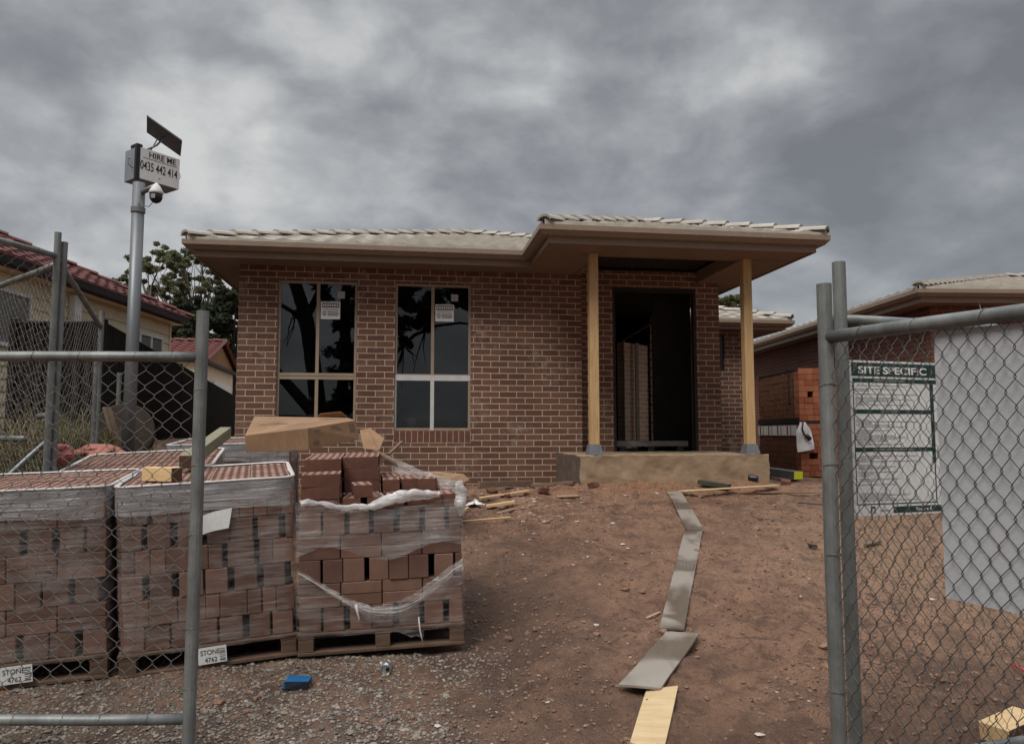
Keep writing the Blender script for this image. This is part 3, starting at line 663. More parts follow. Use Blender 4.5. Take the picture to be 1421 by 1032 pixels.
# porch slab and posts
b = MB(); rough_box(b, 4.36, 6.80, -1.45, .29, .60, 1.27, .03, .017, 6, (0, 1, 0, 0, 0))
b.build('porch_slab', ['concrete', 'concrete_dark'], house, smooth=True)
for xp in (4.59, 6.65):
    p = MB().bbox(xp - .058, xp + .058, -1.308, -1.192, 1.39, SOF - .001, .005).build('porch_post', 'post_timber', house)
    s = MB(); s.add([(xp - .095, -1.345, 1.276), (xp + .095, -1.345, 1.276), (xp + .095, -1.155, 1.276), (xp - .095, -1.155, 1.276),
                     (xp - .068, -1.318, 1.405), (xp + .068, -1.318, 1.405), (xp + .068, -1.182, 1.405), (xp - .068, -1.182, 1.405)],
                    [(0, 1, 2, 3), (4, 5, 6, 7), (0, 1, 5, 4), (1, 2, 6, 5), (2, 3, 7, 6), (3, 0, 4, 7)])
    s.build('post_shoe', 'shoe', p)
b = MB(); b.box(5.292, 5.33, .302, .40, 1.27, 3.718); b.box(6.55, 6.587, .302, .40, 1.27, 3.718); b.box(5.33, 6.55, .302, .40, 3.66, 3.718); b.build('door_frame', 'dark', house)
# dark interior: floor, ceiling, linings, added partition, and a brick wall lightened beside an added side opening
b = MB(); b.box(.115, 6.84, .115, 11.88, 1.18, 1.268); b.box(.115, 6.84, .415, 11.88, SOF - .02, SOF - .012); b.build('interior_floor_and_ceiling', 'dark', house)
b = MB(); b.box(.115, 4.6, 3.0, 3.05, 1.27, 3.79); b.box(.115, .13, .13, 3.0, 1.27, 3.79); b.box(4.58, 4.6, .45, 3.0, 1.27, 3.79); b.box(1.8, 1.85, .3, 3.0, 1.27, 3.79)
b.box(6.20, 6.844, 1.16, 1.20, 1.27, 3.79); b.box(4.62, 6.84, 5.2, 5.25, 1.27, 3.79); b.build('interior_wall', 'dark', house)  # partition behind the door added to keep its right side dark
MB().box(2.1, 3.14, .13, .26, 1.575, 1.60).build('window_board', 'stud', house)
b = MB(); b.box(-.46, .42, 0, .11, 1.27, 3.2); ib = b.build('inner_brick_wall', 'brick_in', house); ib.location = (6.5, 3.0, 0); ib.rotation_euler = (0, 0, R(40))  # turned to catch light from the added side opening
b = MB()
b.box(6.43, 6.49, 2.80, 2.86, 1.27, 3.2); b.build('wall_stud', 'frame', house)
b = MB(); b.tube([(6.14, 2.6, 1.27), (6.14, 2.6, 3.22), (6.40, 1.7, 3.42)], .022, 4); b.build('door_track', 'trim', house)
# rear wing on the right
WS = 3.52
b = MB(); wall_open(b, 6.96, 8.95, .55, WS + .15, [(8.27, 8.38, 2.75, 3.44)], 3.3, 3.41); b.box(8.84, 8.95, 3.412, 9, .55, WS + .15); b.build('wing_wall', 'brick', house)
MB().box(8.28, 8.37, 3.34, 3.38, 2.76, 3.43).build('slot_window', 'black', house)
wp = [(6.98, 2.90), (9.45, 2.90), (9.45, 9.4)]
b = MB(); profile_path(b, wp, [(-0.02, WS - .01), (0, WS - .01), (0, WS + .14), (-0.02, WS + .14)]); profile_path(b, wp, gutter_prof(WS + .16)); b.build('wing_gutter', 'trim', house)
MB().box(6.98, 9.43, 2.92, 3.298, WS, WS + .008).box(8.952, 9.43, 3.298, 9.3, WS, WS + .008).build('wing_soffit', 'soffit', house)
b = MB(); tiles(b, (6.97, 2.82, WS + .15), (1, 0, 0), (0, 1, 0), 2.56, m, 2.4, zero, hip); tiles(b, (9.53, 2.82, WS + .15), (0, 1, 0), (-1, 0, 0), 6.4, m, 2.4, hip, zero)
b.build('wing_roof', 'tile', house)
b = MB(); caps(b, (9.54, 2.81, WS + .21), (7.2, 5.15, WS + .21 + .742)); b.build('wing_hip_capping', 'tile', house)
HM = Matrix.Translation(HO) @ Matrix.Rotation(HR, 4, 'Z')
def hw(x, y, z): return HM @ Vector((x, y, z))
# ------------------------------------------------------------------ chain-link fencing
def chain(mb, length, z0, z1, wd=0.088, r=0.0022, x0=0.0, seed=0, slack=0.006, hd=0.09):
    n = int(length / (wd / 2)); mrows = int((z1 - z0) / (hd / 2)); h = (z1 - z0) / mrows
    def node(a, b_):
        p = Vector((a * 0.9, b_ * 0.9, seed))
        d = noise.noise_vector(p * 0.16) * slack * 2.2 + noise.noise_vector(p * 0.7) * slack * 0.35
        e = min(1, min(b_, mrows - b_) / 3)
        return x0 + a * wd / 2 + d.x * e, d.y * 1.3 * e, z0 + b_ * h + d.z * e
    for a in range(n):
        pts = []
        for b_ in range(mrows + 1):
            c = a if (a + b_) % 2 == 0 else a + 1
            x, y, z = node(c, b_)
            off = r * 0.9 * (1 if c == a else -1); sgn = -1 if c == a else 1
            xx = x + .0035 * sgn; hh = h * .14
            if 0 < b_ < mrows: pts += [(xx - .003 * sgn, y + off, z - hh), (xx, y, z), (xx - .003 * sgn, y - off, z + hh)]
            else: pts.append((xx, y + off, z))
        mb.tube(pts, r, 4, cap=False)
def ties(mb, p0, p1, rr, n, w=0.0016):
    p0 = Vector(p0); p1 = Vector(p1); t = (p1 - p0).normalized(); a = t.orthogonal().normalized(); b_ = t.cross(a)
    for i in range(n):
        c = p0.lerp(p1, (i + 0.3 + 0.4 * random.random()) / n)
        mb.tube([c + (a * math.cos(q * math.pi / 5) + b_ * math.sin(q * math.pi / 5)) * (rr + w * 0.6) + t * 0.006 * math.sin(q) for q in range(11)], w, 4, cap=False)
def fence(name, label, base, rz, length, posts, rails, mesh, wire='wire', wd=0.088, r=0.0022, seed=0, rr=0.025, tilt=0.0, group='galvanised chain link fence panels'):
    t = thing(name, label, 'fence panel', base, group=group, rot=(0, tilt, rz))
    for (x, za, zb, pr) in posts:
        MB().tube([(x, 0, za), (x + random.uniform(-.006, .006), 0, (za + zb) / 2), (x, 0, zb)], pr, 14).build('fence_post', 'galv', t, smooth=False)
    for (xa, xb, za, zb) in rails:
        pts = [(xa + (xb - xa) * i / 6, random.uniform(-.003, .003), za + (zb - za) * i / 6 + random.uniform(-.003, .003)) for i in range(7)]
        MB().tube(pts, rr, 14).build('fence_rail', 'galv', t, smooth=True)
    b = MB()
    if mesh:
        chain(b, mesh[1] - mesh[0], mesh[2], mesh[3], wd, r, mesh[0], seed)
    for (xa, xb, za, zb) in rails: ties(b, (xa + .03, 0, za), (xb, 0, zb), rr, int(abs(xb - xa) / .2))
    for (x, za, zb, pr) in posts: ties(b, (x, 0, max(.15, za)), (x, 0, zb - .15), pr, 5)
    b.build('wire_mesh', wire, t, smooth=False, fix=False)
    return t
fence('fence_panel', 'open gate panel of chain link on thin pipes in front of the wrapped brick pallets', (-1.507, 3.57, 0), math.pi, 2.4, [(0, -.05, 2.14, .030)], [(0.0, 2.4, 1.915, 1.925), (0.02, 2.4, .217, .215)], (0.045, 2.35, .237, 1.90), 'wire_light', seed=1, r=.0016)
fr = fence('fence_panel', 'steep chain link panel at the right carrying the big grey board', (1.171, 2.74, 0), math.atan2(-.6, .31), 2.4, [(0, -.05, 2.105, .027)], [(0.0, 2.4, 1.905, 1.895), (0.02, 2.4, .1, .1)], (0.03, 2.38, .12, 1.89), 'wire', seed=2, rr=.024, wd=.055, r=.0014)
rp = fence('fence_panel', 'taller chain link panel behind, carrying the green and white site sign', (1.31, 2.92, 0), R(18), 2.4, [(0, -.05, 2.23, .0255)], [(0.0, 2.4, 2.0, 1.99), (0.13, 2.4, .275, .28)], (0.02, 2.38, .30, 1.985), 'wire_light', seed=3, rr=.021, r=.0012, wd=0.065)
fa = (-3.44, 5.5)
fence('fence_panel', 'tall rear fence panel running back beside the grass, from the doubled post', (*fa, .3), math.atan2(1.57, -.52), 1.65, [(0, -.1, 2.76, .024), (1.65, -.1, 2.42, .024), (1.5, .2, 2.0, .02)], [(0.0, 1.65, 2.56, 2.26)], (0.02, 1.64, .1, 2.25), 'wire_light', seed=4, rr=.022, r=.0015)
fence('fence_panel', 'tall rear fence panel coming forward at the left frame edge under the red roof', (*fa, .3), math.atan2(-1.1, -.31), 2.2, [(-.06, -.1, 2.70, .024)], [(0.0, 2.2, 2.58, 2.60)], (0.02, 2.2, .1, 2.55), 'wire_light', seed=5, rr=.022, r=.0015)
fence('fence_panel', 'rear fence panel slanting away to the left in front of the cream house', (-3.47, 5.56, .3), math.atan2(.7, -.85), 2.4, [(2.38, -.1, 2.6, .024)], [(0.02, 2.4, 2.53, 2.53), (.5, 2.4, 1.2, 1.2)], (0.03, 2.38, .1, 2.5), 'wire_light', seed=6, rr=.024, r=.0015)

# grey board on the right panel, site sign on the taller one
t = thing('site_board', 'big blank grey board tied to the right fence panel, seen from behind', 'board', (1.171, 2.74, 0), math.atan2(-.6, .31))
b = MB(); nxx, nzz = 26, 18; vs = []; 
for side in (0, 1):
    for j in range(nzz + 1):
        for i in range(nxx + 1):
            x = .408 + 1.35 * i / nxx; z = 1.03 + .845 * j / nzz - .02 * i / nxx
            y = .012 + .004 * i / nxx + side * .004; vs.append((x, y, z))
k = (nxx + 1) * (nzz + 1); fs = []
for j in range(nzz):
    for i in range(nxx):
        q = j * (nxx + 1) + i; fs += [(q, q + 1, q + nxx + 2, q + nxx + 1), (k + q, k + q + nxx + 1, k + q + nxx + 2, k + q + 1)]
for i in range(nxx): fs += [(i, k + i, k + i + 1, i + 1), (nzz * (nxx + 1) + i, nzz * (nxx + 1) + i + 1, k + nzz * (nxx + 1) + i + 1, k + nzz * (nxx + 1) + i)]
for j in range(nzz): a = j * (nxx + 1); c = a + nxx; fs += [(a, a + nxx + 1, k + a + nxx + 1, k + a), (c, k + c, k + c + nxx + 1, c + nxx + 1)]
b.add(vs, fs).build('board_sheet', 'board', t, smooth=False)

SW, SH, PX = .50, .62, .62 / 220
t = thing('site_sign', 'white safety sign with green header reading SITE SPECIFIC, tied to the fence', 'sign', (1.31, 2.92, 0), R(18))
b = MB(); ZT = 1.84; X0 = .045
y0 = .016
def V_(px): return ZT - (px - 497) * PX
def U_(px): return X0 + (px - 1184) / 110 * .415
b.box(X0, X0 + SW, y0, y0 + .003, ZT - SH, ZT)
def strip(xa, xb, ya, yb, mi): b.box(xa, xb, y0 - .0008, y0 - .0001, V_(yb), V_(ya), mi)
strip(X0 + .012, X0 + SW - .012, 500, 519.5, 1); strip(X0 + .016, X0 + SW - .012, 522.5, 528.5, 1); strip(X0 + .018, U_(1298), 567, 573, 1); strip(X0 + .018, U_(1298), 621, 627, 1)
strip(X0 + .016, X0 + .020, 529, 700, 1); strip(U_(1293), U_(1298), 529, 643, 1); strip(U_(1295.5), U_(1297), 643, 700, 1); strip(X0 + .02, U_(1298), 700, 701.5, 1); strip(U_(1236), X0 + SW - .012, 705, 714, 1)
for (ya, yb) in ((532, 563), (576, 618), (630, 697)):
    y = ya
    while y < yb:
        if random.random() < .74:
            x = 1190 + random.choice((1.5, 1.5, 1.5, 4)); xe = x + random.choice((22, 45, 60, 75, 88)) * random.uniform(.7, 1.05)
            while x < xe:
                l = random.uniform(2, 7); xx = min(x + l, 1289, xe); 
                if xx > x + .6: strip(U_(x), U_(xx), y, y + 1.35, 2)
                x = xx + .8
                if xx >= 1289: break
        y += 2.5
b.box(U_(1206), U_(1212), y0 - .0012, y0 - .0002, V_(713), V_(704), 1); b.box(U_(1207.6), U_(1210.4), y0 - .002, y0 - .0013, V_(713.5), V_(707), 0)
strip(U_(1218), U_(1231), 709, 711, 2)
b.build('sign_panel', ['signwhite', 'green', 'inkgrey'], t)
rx = (R(90), 0, 0)
text('lettering', 'SITE SPECIFIC', .0405, 'signwhite', t, (U_(1196), y0 - .0015, V_(515.6)), rx, 1.47, bold=.0010)
text('lettering', 'EMERGENCY INFORMATION', .0125, 'inkgrey', t, (U_(1216), y0 - .0015, V_(527.2)), rx)
text('lettering', 'SAFETY POLICY', .0125, 'inkgrey', t, (U_(1226), y0 - .0015, V_(571.7)), rx)
text('lettering', 'HIGH RISK CONSTRUCTION WORK', .0125, 'inkgrey', t, (U_(1212), y0 - .0015, V_(625.7)), rx)
text('lettering', 'You are K', .021, 'signwhite', t, (U_(1266), y0 - .0015, V_(712)), rx)

# ------------------------------------------------------------------ brick pallets
def perforated(mb, x0, x1, y0, y1, z, mi_top, mi_hole, along='x', depth=0.03, full=True, hf=0.33, zb=None):
    # top of an extruded brick with two rows of five core holes
    nu, nv = (5, 2) if along == 'x' else (2, 5); cu, cv = (x1 - x0) / nu, (y1 - y0) / nv
    for i in range(nu):
        for j in range(nv):
            a, c = x0 + i * cu, y0 + j * cv; cx, cy = a + cu / 2, c + cv / 2
            edge = [(a, c), (cx, c), (a + cu, c), (a + cu, cy), (a + cu, c + cv), (cx, c + cv), (a, c + cv), (a, cy)]
            ring = [(cx + math.cos(R(-135 + 45 * q)) * cu * hf, cy + math.sin(R(-135 + 45 * q)) * cv * hf) for q in range(8)]
            vs = [(p[0], p[1], z) for p in edge] + [(p[0], p[1], z) for p in ring] + [(p[0], p[1], z - depth) for p in ring]
            mb.add(vs, [(q, (q + 1) % 8, 8 + (q + 1) % 8, 8 + q) for q in range(8)], mi_top)
            mb.add(vs[8:], [(q, (q + 1) % 8, 8 + (q + 1) % 8, 8 + q) for q in range(8)] + [tuple(range(8, 16))], mi_hole)
def rrect(x0, x1, y0, y1, r, n=6):
    pts = []
    for (cx, cy, a0) in ((x1 - r, y0 + r, -90), (x1 - r, y1 - r, 0), (x0 + r, y1 - r, 90), (x0 + r, y0 + r, 180)):
        for i in range(n + 1): q = R(a0 + 90 * i / n); pts.append((cx + r * math.cos(q), cy + r * math.sin(q)))
    out = []   # subdivide the straight runs
    for i in range(len(pts)):
        a = Vector(pts[i]); c = Vector(pts[(i + 1) % len(pts)]); k = max(1, int((c - a).length / .08))
        for q in range(k): out.append(a.lerp(c, q / k))
    return out
def shell(mb, loop, zs, infl=lambda p, z: 0.0, mi=0, close=True):
    n = len(loop); c = sum((Vector(p) for p in loop), Vector((0, 0))) / n; vs = []
    for z in zs:
        for i, p in enumerate(loop):
            d = (loop[(i + 1) % n] - loop[i - 1]).normalized(); nn = Vector((d.y, -d.x)); zz_ = z(p) if callable(z) else z
            q = Vector(p) + nn * infl(p, zz_); vs.append((q.x, q.y, zz_))
    fs = [(r_ * n + i, r_ * n + (i + 1) % n, (r_ + 1) * n + (i + 1) % n, (r_ + 1) * n + i) for r_ in range(len(zs) - 1) for i in range(n if close else n - 1)]
    mb.add(vs, fs, mi)
def brick_layer_pair(mb, W, D, z, kind, rnd):
    # one row of bricks on end: blocks with dark gaps between, tight narrow stripes, or two flat courses
    H = .145; za, zb = z + .0015, z + H
    if kind == 'flat':
        for c in range(2):
            n = 4; pitch = W / n
            for i in range(n):
                wob = rnd.uniform(-.005, .003); mb.bbox(i * pitch + .003, (i + 1) * pitch - .003, wob + .004, .23, z + c * .0725 + .001, z + (c + 1) * .0725, .004, 0 if rnd.random() < .6 else 1)
    else:
        x = rnd.uniform(0, .01)
        while x < W - .03:
            wd = (rnd.choice((.118, .128, .122)) if kind == 'gap' else rnd.choice((.075, .078, .15))); wd = min(wd, W - x); wob = rnd.uniform(-.006, .004)
            mb.bbox(x, x + wd, wob + .004, .23, za, zb - rnd.uniform(0, .003), .004, 0 if rnd.random() < .6 else 1)
            x += wd + (rnd.choice((.004, .014, .030, .038)) if kind == 'gap' else rnd.choice((.0015, .002, .003, .003, .006) if rnd.random() < .93 else (.03,)))
    for (ya, yb) in ((D - .23, D - .004),):
        n = 8
        for i in range(n): mb.bbox(i * W / n + .003, (i + 1) * W / n - .003, ya, yb, za, zb, .004, 0)
    ny = int((D - .48) / .12)
    for i in range(ny):
        ya = .24 + i * (D - .48) / ny
        for (xa, xb) in ((.004 + rnd.uniform(0, .006), .115), (W - .115, W - .004 - rnd.uniform(0, .006))):
            mb.bbox(xa, xb, ya + .003, ya + (D - .48) / ny - .004, za, zb, .004, 0 if rnd.random() < .6 else 1)
    mb.box(.12, W - .12, .235, D - .235, z, z + H - .002, 2)
def brick_pallet(label, loc, rz, pitch, roll, W=1.0, D=1.0, pairs=6, seed=1, tagpos=None, intact=True, band=.17, paper=None, pal_h=.135):
    rnd = random.Random(seed)
    t = thing('brick_pallet', label, 'brick pallet', loc, group='shrink wrapped brick pallets', rot=(pitch, -roll, rz))
    p = MB()
    for y in (-.01, D / 2 - .05, D - .09):
        p.bbox(-.01, W + .01, y, y + .10, 0, .022, .003)                       # bottom boards
        for x in (-.005, W / 2 - .045, W - .085): p.bbox(x, x + .09, y + .002, y + .098, .023, .098, .003)
        p.bbox(-.01, W + .01, y + .001, y + .099, .099, .116, .002) if False else None
    for x in (-.01, W / 2 - .05, W - .09): p.bbox(x, x + .10, -.008, D + .008, .0985, .1165, .003)
    for k in range(7):
        y = -.012 + k * (D - .08) / 6; p.bbox(-.012, W + .012, y, y + .098, .117, pal_h, .003)
    p.build('pallet', 'pallet', t)
    b = MB(); z = pal_h
    for k in range(pairs): brick_layer_pair(b, W, D, z, 'gap' if k % 2 == 0 else ('tight' if intact and seed != 3 else 'flat'), rnd); z += .145
    # perforated top course
    top = z
    if intact:
        n = 4; ny = 9; l = (W - .01) / n; wd = (D - .01) / ny
        for i in range(n):
            for j in range(ny):
                xa, ya = .005 + i * l, .005 + j * wd; zz_ = top + .0755 + rnd.uniform(-.003, .003)
                b.box(xa + .002, xa + l - .002, ya + .002, ya + wd - .002, top, zz_ - .031, rnd.choice((0, 0, 1)))
                b.quad((xa + .002, ya + .002, zz_ - .031), (xa + l - .002, ya + .002, zz_ - .031), (xa + l - .002, ya + .002, zz_), (xa + .002, ya + .002, zz_), 0)
                perforated(b, xa + .002, xa + l - .002, ya + .002, ya + wd - .002, zz_, 3, 4)
        top += .0755
    b.build('brick_stack', ['pbrick', 'pbrick2', 'hole', 'lbrick_top', 'hole'], t)
    loop = rrect(-.016, W + .016, -.016, D + .016, .085)
    def infl(p, z): return .004 * noise.noise(Vector((p[0] * 4, p[1] * 4, z * 9 + seed))) + .003 * noise.noise(Vector((p[0] * 13, p[1] * 13, z * 30)))
    zb = pal_h - .02
    if intact:
        zt = top + .006
        m1 = MB(); shell(m1, loop, [zb + (zt - band - zb) * i / 12 for i in range(13)], infl); m1.build('stretch_wrap', 'film', t, smooth=True, fix=False)
        m2 = MB(); shell(m2, loop, [(lambda p, i=i: zt - band + (.018 * noise.noise(Vector((p[0] * 3, p[1] * 3, seed * 3.1))) if i == 0 else 0) + band * i / 5) for i in range(6)], lambda p, z: .004 + infl(p, z)); m2.build('wrap_band', 'film_band', t, smooth=True, fix=False)
        m3 = MB(); ring = [(p.x, p.y, zt + .002 * noise.noise(Vector((p.x * 6, p.y * 6, seed)))) for p in loop]; m3.tube(ring + [ring[0]], .0075, 6, cap=False)
        n = len(loop); c = Vector((W / 2, D / 2)); vs = [(p.x, p.y, zt + .004) for p in loop] + [tuple((p + (c - p).normalized() * (.022 + .006 * noise.noise(Vector((p.x * 8, p.y * 8, seed)))))) + (zt + .001,) for p in loop]
        m3.add(vs, [(i, (i + 1) % n, n + (i + 1) % n, n + i) for i in range(n)]); m3.build('wrap_rim', 'film_edge', t, smooth=True)
    if paper:
        a, c, zc = paper; b = MB(); vs = []; fs = []
        for j in range(5):
            for i in range(7):
                u, v = i / 6, j / 4
                vs.append((a + c * u + .02 * v, -.036 - .006 * math.sin(u * 3 + v * 2), zc + .115 * v + .042 * (u - .5) + .006 * math.sin(4 * u)))
        for j in range(4):
            for i in range(6): q = j * 7 + i; fs.append((q, q + 1, q + 8, q + 7))
        b.add(vs, fs).build('paper_label', 'signwhite', t, smooth=True, fix=False)
    if tagpos is not None:
        x = tagpos; b = MB(); b.box(x, x + .155, -.0265, -.0245, .012, .108)
        for q in range(7): b.box(x + .118, x + .148, -.0275, -.0266, .022 + q * .011, .022 + q * .011 + random.choice((.003, .006)), 1)
        tg = b.build('pallet_tag', ['signwhite', 'ink'], t); tg.rotation_euler = (0, R(-2), 0)
        text('tag_text', 'STONE', .040, 'ink', tg, (x + .012, -.0275, .066), (R(90), 0, 0), .85)
        text('tag_text', '4762', .038, 'ink', tg, (x + .035, -.0275, .022), (R(90), 0, 0), .9)
    return t, top
P1, _ = brick_pallet('leftmost wrapped brick pallet behind the gate, STONE tag on its timber base', (-3.266, 4.05, .13), R(17), .05, .03, pairs=6, seed=3, tagpos=.485)
P2, _ = brick_pallet('middle wrapped brick pallet with a loose white paper sheet on its front', (-2.225, 4.325, .153), R(19), .05, .048, W=.96, pairs=6, seed=5, tagpos=.415, paper=(.42, .175, .795))
P3, T3 = brick_pallet('torn open brick pallet with loose bricks heaped on top and plastic hanging', (-1.29, 4.61, .196), R(10.4), .03, .027, pairs=5, seed=8, intact=False)
P4, _ = brick_pallet('wrapped brick pallet standing behind the leftmost two, near the camera pole', (-3.32, 5.6, .17), R(16), .11, .05, W=1.05, pairs=6, seed=11)
P5, _ = brick_pallet('rearmost wrapped brick pallet with silvery film, under the cardboard carton', (-3.12, 6.8, .35), R(12), .05, .02, W=1.08, pairs=6, seed=14)
bpy.context.view_layer.update()
def sheet(poly_rows, name, mat, parent, amp=.0, sc_=9):
    rows = len(poly_rows); n = len(poly_rows[0]); vs = [Vector(p) + amp * noise.noise_vector(Vector(p) * sc_) + amp * .5 * noise.noise_vector(Vector(p) * sc_ * 3) for r_ in poly_rows for p in r_]
    fs = [(j * n + i, j * n + i + 1, (j + 1) * n + i + 1, (j + 1) * n + i) for j in range(rows - 1) for i in range(n - 1)]
    return MB().add(vs, fs).build(name, mat, parent, smooth=True, fix=False)
# torn wrap of the third pallet
rnd = random.Random(4); W = 1.0; D = 1.0
loop = rrect(-.016, W + .016, -.016, D + .016, .05)
wi = lambda p, z: .004 + .012 * noise.noise(Vector((p[0] * 5, p[1] * 5, z * 14))) + .005 * noise.noise(Vector((p[0] * 16, p[1] * 16, z * 40)))
def topz(p): return .925 + .03 * noise.noise(Vector((p[0] * 5, p[1] * 4, 1.3))) - .05 * sm(.15, .45, p[0]) * (1 - sm(.75, .95, p[0])) * (1 if p[1] < .2 else 0)
def tear(p):
    # lower edge of the upper piece / upper edge of the lower piece on the front face
    x = p[0]; return .50 - .24 * math.sin(math.pi * min(1, max(0, (x - .02) / .97))) ** 0.8 if p[1] < .3 else .50
def upper_low(p): return .60 + .05 * math.sin(x_ * 9) if (x_ := p[0]) is not None else .6
m1 = MB(); shell(m1, loop, [(lambda p, i=i: upper_low(p) + (topz(p) - upper_low(p)) * i / 9) for i in range(10)], wi); m1.build('stretch_wrap', 'film_torn', P3, smooth=True, fix=False)
m2 = MB(); shell(m2, loop, [(lambda p, i=i: .11 + (tear(p) - .11) * i / 9) for i in range(10)], wi); m2.build('torn_wrap', 'film', P3, smooth=True, fix=False)
e = MB()
def tear_c(x): x = min(1, max(0, x)); return .50 - .245 * (sm(0, .52, x) ** .62 if x < .52 else 1 - sm(.52, 1.05, x) ** 1.25)
rows = []
for j in range(8):
    rows.append([(i / 40 * .62, -.028 - .016 * math.sin(math.pi * j / 7), tear_c(i / 40 * .62) + .018 - (.02 + .075 * sm(0, .8, i / 40)) * j / 7) for i in range(41)])
sheet(rows, 'torn_edge', 'film_torn2', P3, .014, 17)
rows = []
for j in range(8):
    rows.append([(.5 + i / 40 * .5, -.028 - .016 * math.sin(math.pi * j / 7), tear_c(.5 + i / 80) + .04 - (.10 + .06 * i / 40) * j / 7) for i in range(41)])
sheet(rows, 'torn_edge', 'film_torn', P3, .012, 15)
for k in range(16):
    x0_, x1_ = (0, rnd.uniform(.5, .85)) if k < 10 else (rnd.uniform(.5, .75), 1.0); pts = []
    for i in range(31):
        x = x0_ + (x1_ - x0_) * i / 30; f_ = math.sin(math.pi * min(1, i / 30)) if k >= 10 else i / 30
        pts.append((x, -.036 - .012 * math.sin(math.pi * i / 30), tear_c(x) + .006 + f_ * (.03 * noise.noise(Vector((k * 3.3, 1, 0))) - .055 * ((k % 10) / 10)) + .006 * noise.noise(Vector((x * 14, k * 2.1, 0)))))
    e.tube(pts, [.0006 + .0016 * max(0, noise.noise(Vector((i * .35, k * 2.2, 5))) + .2) for i in range(31)], 4)
e.tube([(.34, -.045, .30), (.35, -.052, .25), (.36, -.05, .215), (.352, -.05, .20)], [.012, .007, .004, .002], 6)
e.tube([(.72, -.05, .20), (.725, -.055, .13), (.735, -.05, .08), (.745, -.048, .03)], [.004, .006, .0045, .003], 6)
e.build('wrap_strands', 'film_edge', P3, smooth=True)
# bunched film along the front top edge and at the right corner, sheet hanging from the heap
rows = [[(.02 + .84 * i / 40, -.022 - (.006 + .020 * sm(.35, .6, i / 40)) * math.sin(j / 9 * 2 * math.pi), .925 - .04 * sm(.1, .3, i / 40) * (1 - sm(.45, .7, i / 40)) + (.016 + .018 * sm(.35, .65, i / 40) * (1 - sm(.92, 1, i / 40))) * math.cos(j / 9 * 2 * math.pi) + .02 * sm(.5, .8, i / 40)) for i in range(41)] for j in range(10)]
sheet(rows, 'bunched_wrap', 'film_white', P3, .017, 17)
rows = [[(1.0 + .034 * math.cos(j / 8 * 2 * math.pi) * (.5 + .6 * math.sin(math.pi * (i + 1) / 13)), .01 + .034 * math.sin(j / 8 * 2 * math.pi) * (.5 + .6 * math.sin(math.pi * (i + 1) / 13)), .80 + .23 * i / 12) for i in range(13)] for j in range(9)]
sheet(rows, 'bunched_wrap', 'film_white', P3, .014, 13)
rows = [[(.47 + .57 * i / 20 + .02 * j / 6, .95 - .75 * i / 20, 1.165 - .19 * i / 20 - (.13 * math.sin(math.pi * (i + 1) / 22) + .02) * j / 6) for i in range(21)] for j in range(7)]
sheet(rows, 'hanging_wrap', 'film_white', P3, .016, 9)
rows = [[(.55 + .2 * i / 8, -.036 - .004 * math.sin(i), .135 - .012 * i * (1 if i < 6 else .7) * j / 3) for i in range(9)] for j in range(4)]
sheet(rows, 'hanging_wrap', 'film', P3, .006, 12)

# loose bricks
def loose_brick_mesh():
    b = MB(); b.box(-.115, .115, -.055, .055, 0, .045, 0)
    for (p, q) in (((-.115, -.055), (.115, -.055)), ((.115, -.055), (.115, .055)), ((.115, .055), (-.115, .055)), ((-.115, .055), (-.115, -.055))):
        b.quad((*p, .045), (*q, .045), (*q, .076), (*p, .076), 0)
    perforated(b, -.115, .115, -.055, .055, .076, 1, 2, depth=.031)
    return b.build('brick', ['lbrick', 'lbrick_top', 'hole'], None)
proto = loose_brick_mesh(); used = [False]
PM = P3.matrix_world.copy()
def put_brick(x, y, z, rz=0.0, rx_=0.0, ry_=0.0):
    if used[0]: o = proto.copy(); COL.objects.link(o)
    else: o = proto; used[0] = True
    o.matrix_world = PM @ Matrix.Translation((x, y, z)) @ Euler((rx_, ry_, rz)).to_matrix().to_4x4()
    tag(o, 'loose brown cored brick lying in the heap on the torn open pallet', 'brick', 'loose bricks heaped on the torn pallet'); return o
z0 = T3 + .002; h = .0775; rr = random.Random(9)
for (lv, cells) in ((0, [(0, y) for y in range(8)] + [(1, y) for y in range(2, 8)] + [(2, y) for y in range(5, 8)]), (1, [(0, y) for y in range(8)] + [(1, y) for y in range(3, 8)] + [(2, y) for y in range(5, 8)]), (2, [(0, y) for y in range(8)] + [(1, y) for y in range(3, 8)]), (3, [(0, y) for y in range(2, 8)] + [(1, y) for y in range(3, 8)])):
    for (cx, cy) in cells: put_brick(.13 + cx * .247 + rr.uniform(-.006, .006), .075 + cy * .117 + rr.uniform(-.004, .004), z0 + lv * h, rr.uniform(-.03, .03))
for (x, y, lv, rz) in ((.33, .14, 0, 84), (.46, .15, 0, 95), (.59, .15, 0, 88), (.57, .41, 0, 92), (.70, .42, 0, 86), (.57, .43, 1, 90), (.69, .45, 1, 94), (.72, .16, 0, 96), (.84, .14, 0, 83), (.94, .40, 0, 97), (.82, .43, 0, 88), (.38, .14, 1, 97), (.82, .70, 0, 90), (.93, .68, 0, 84), (.78, .74, 1, 91), (.82, .40, 1, 83), (.93, .15, 0, 92)):
    put_brick(x, y, z0 + lv * h + .001, R(rz), 0, 0)

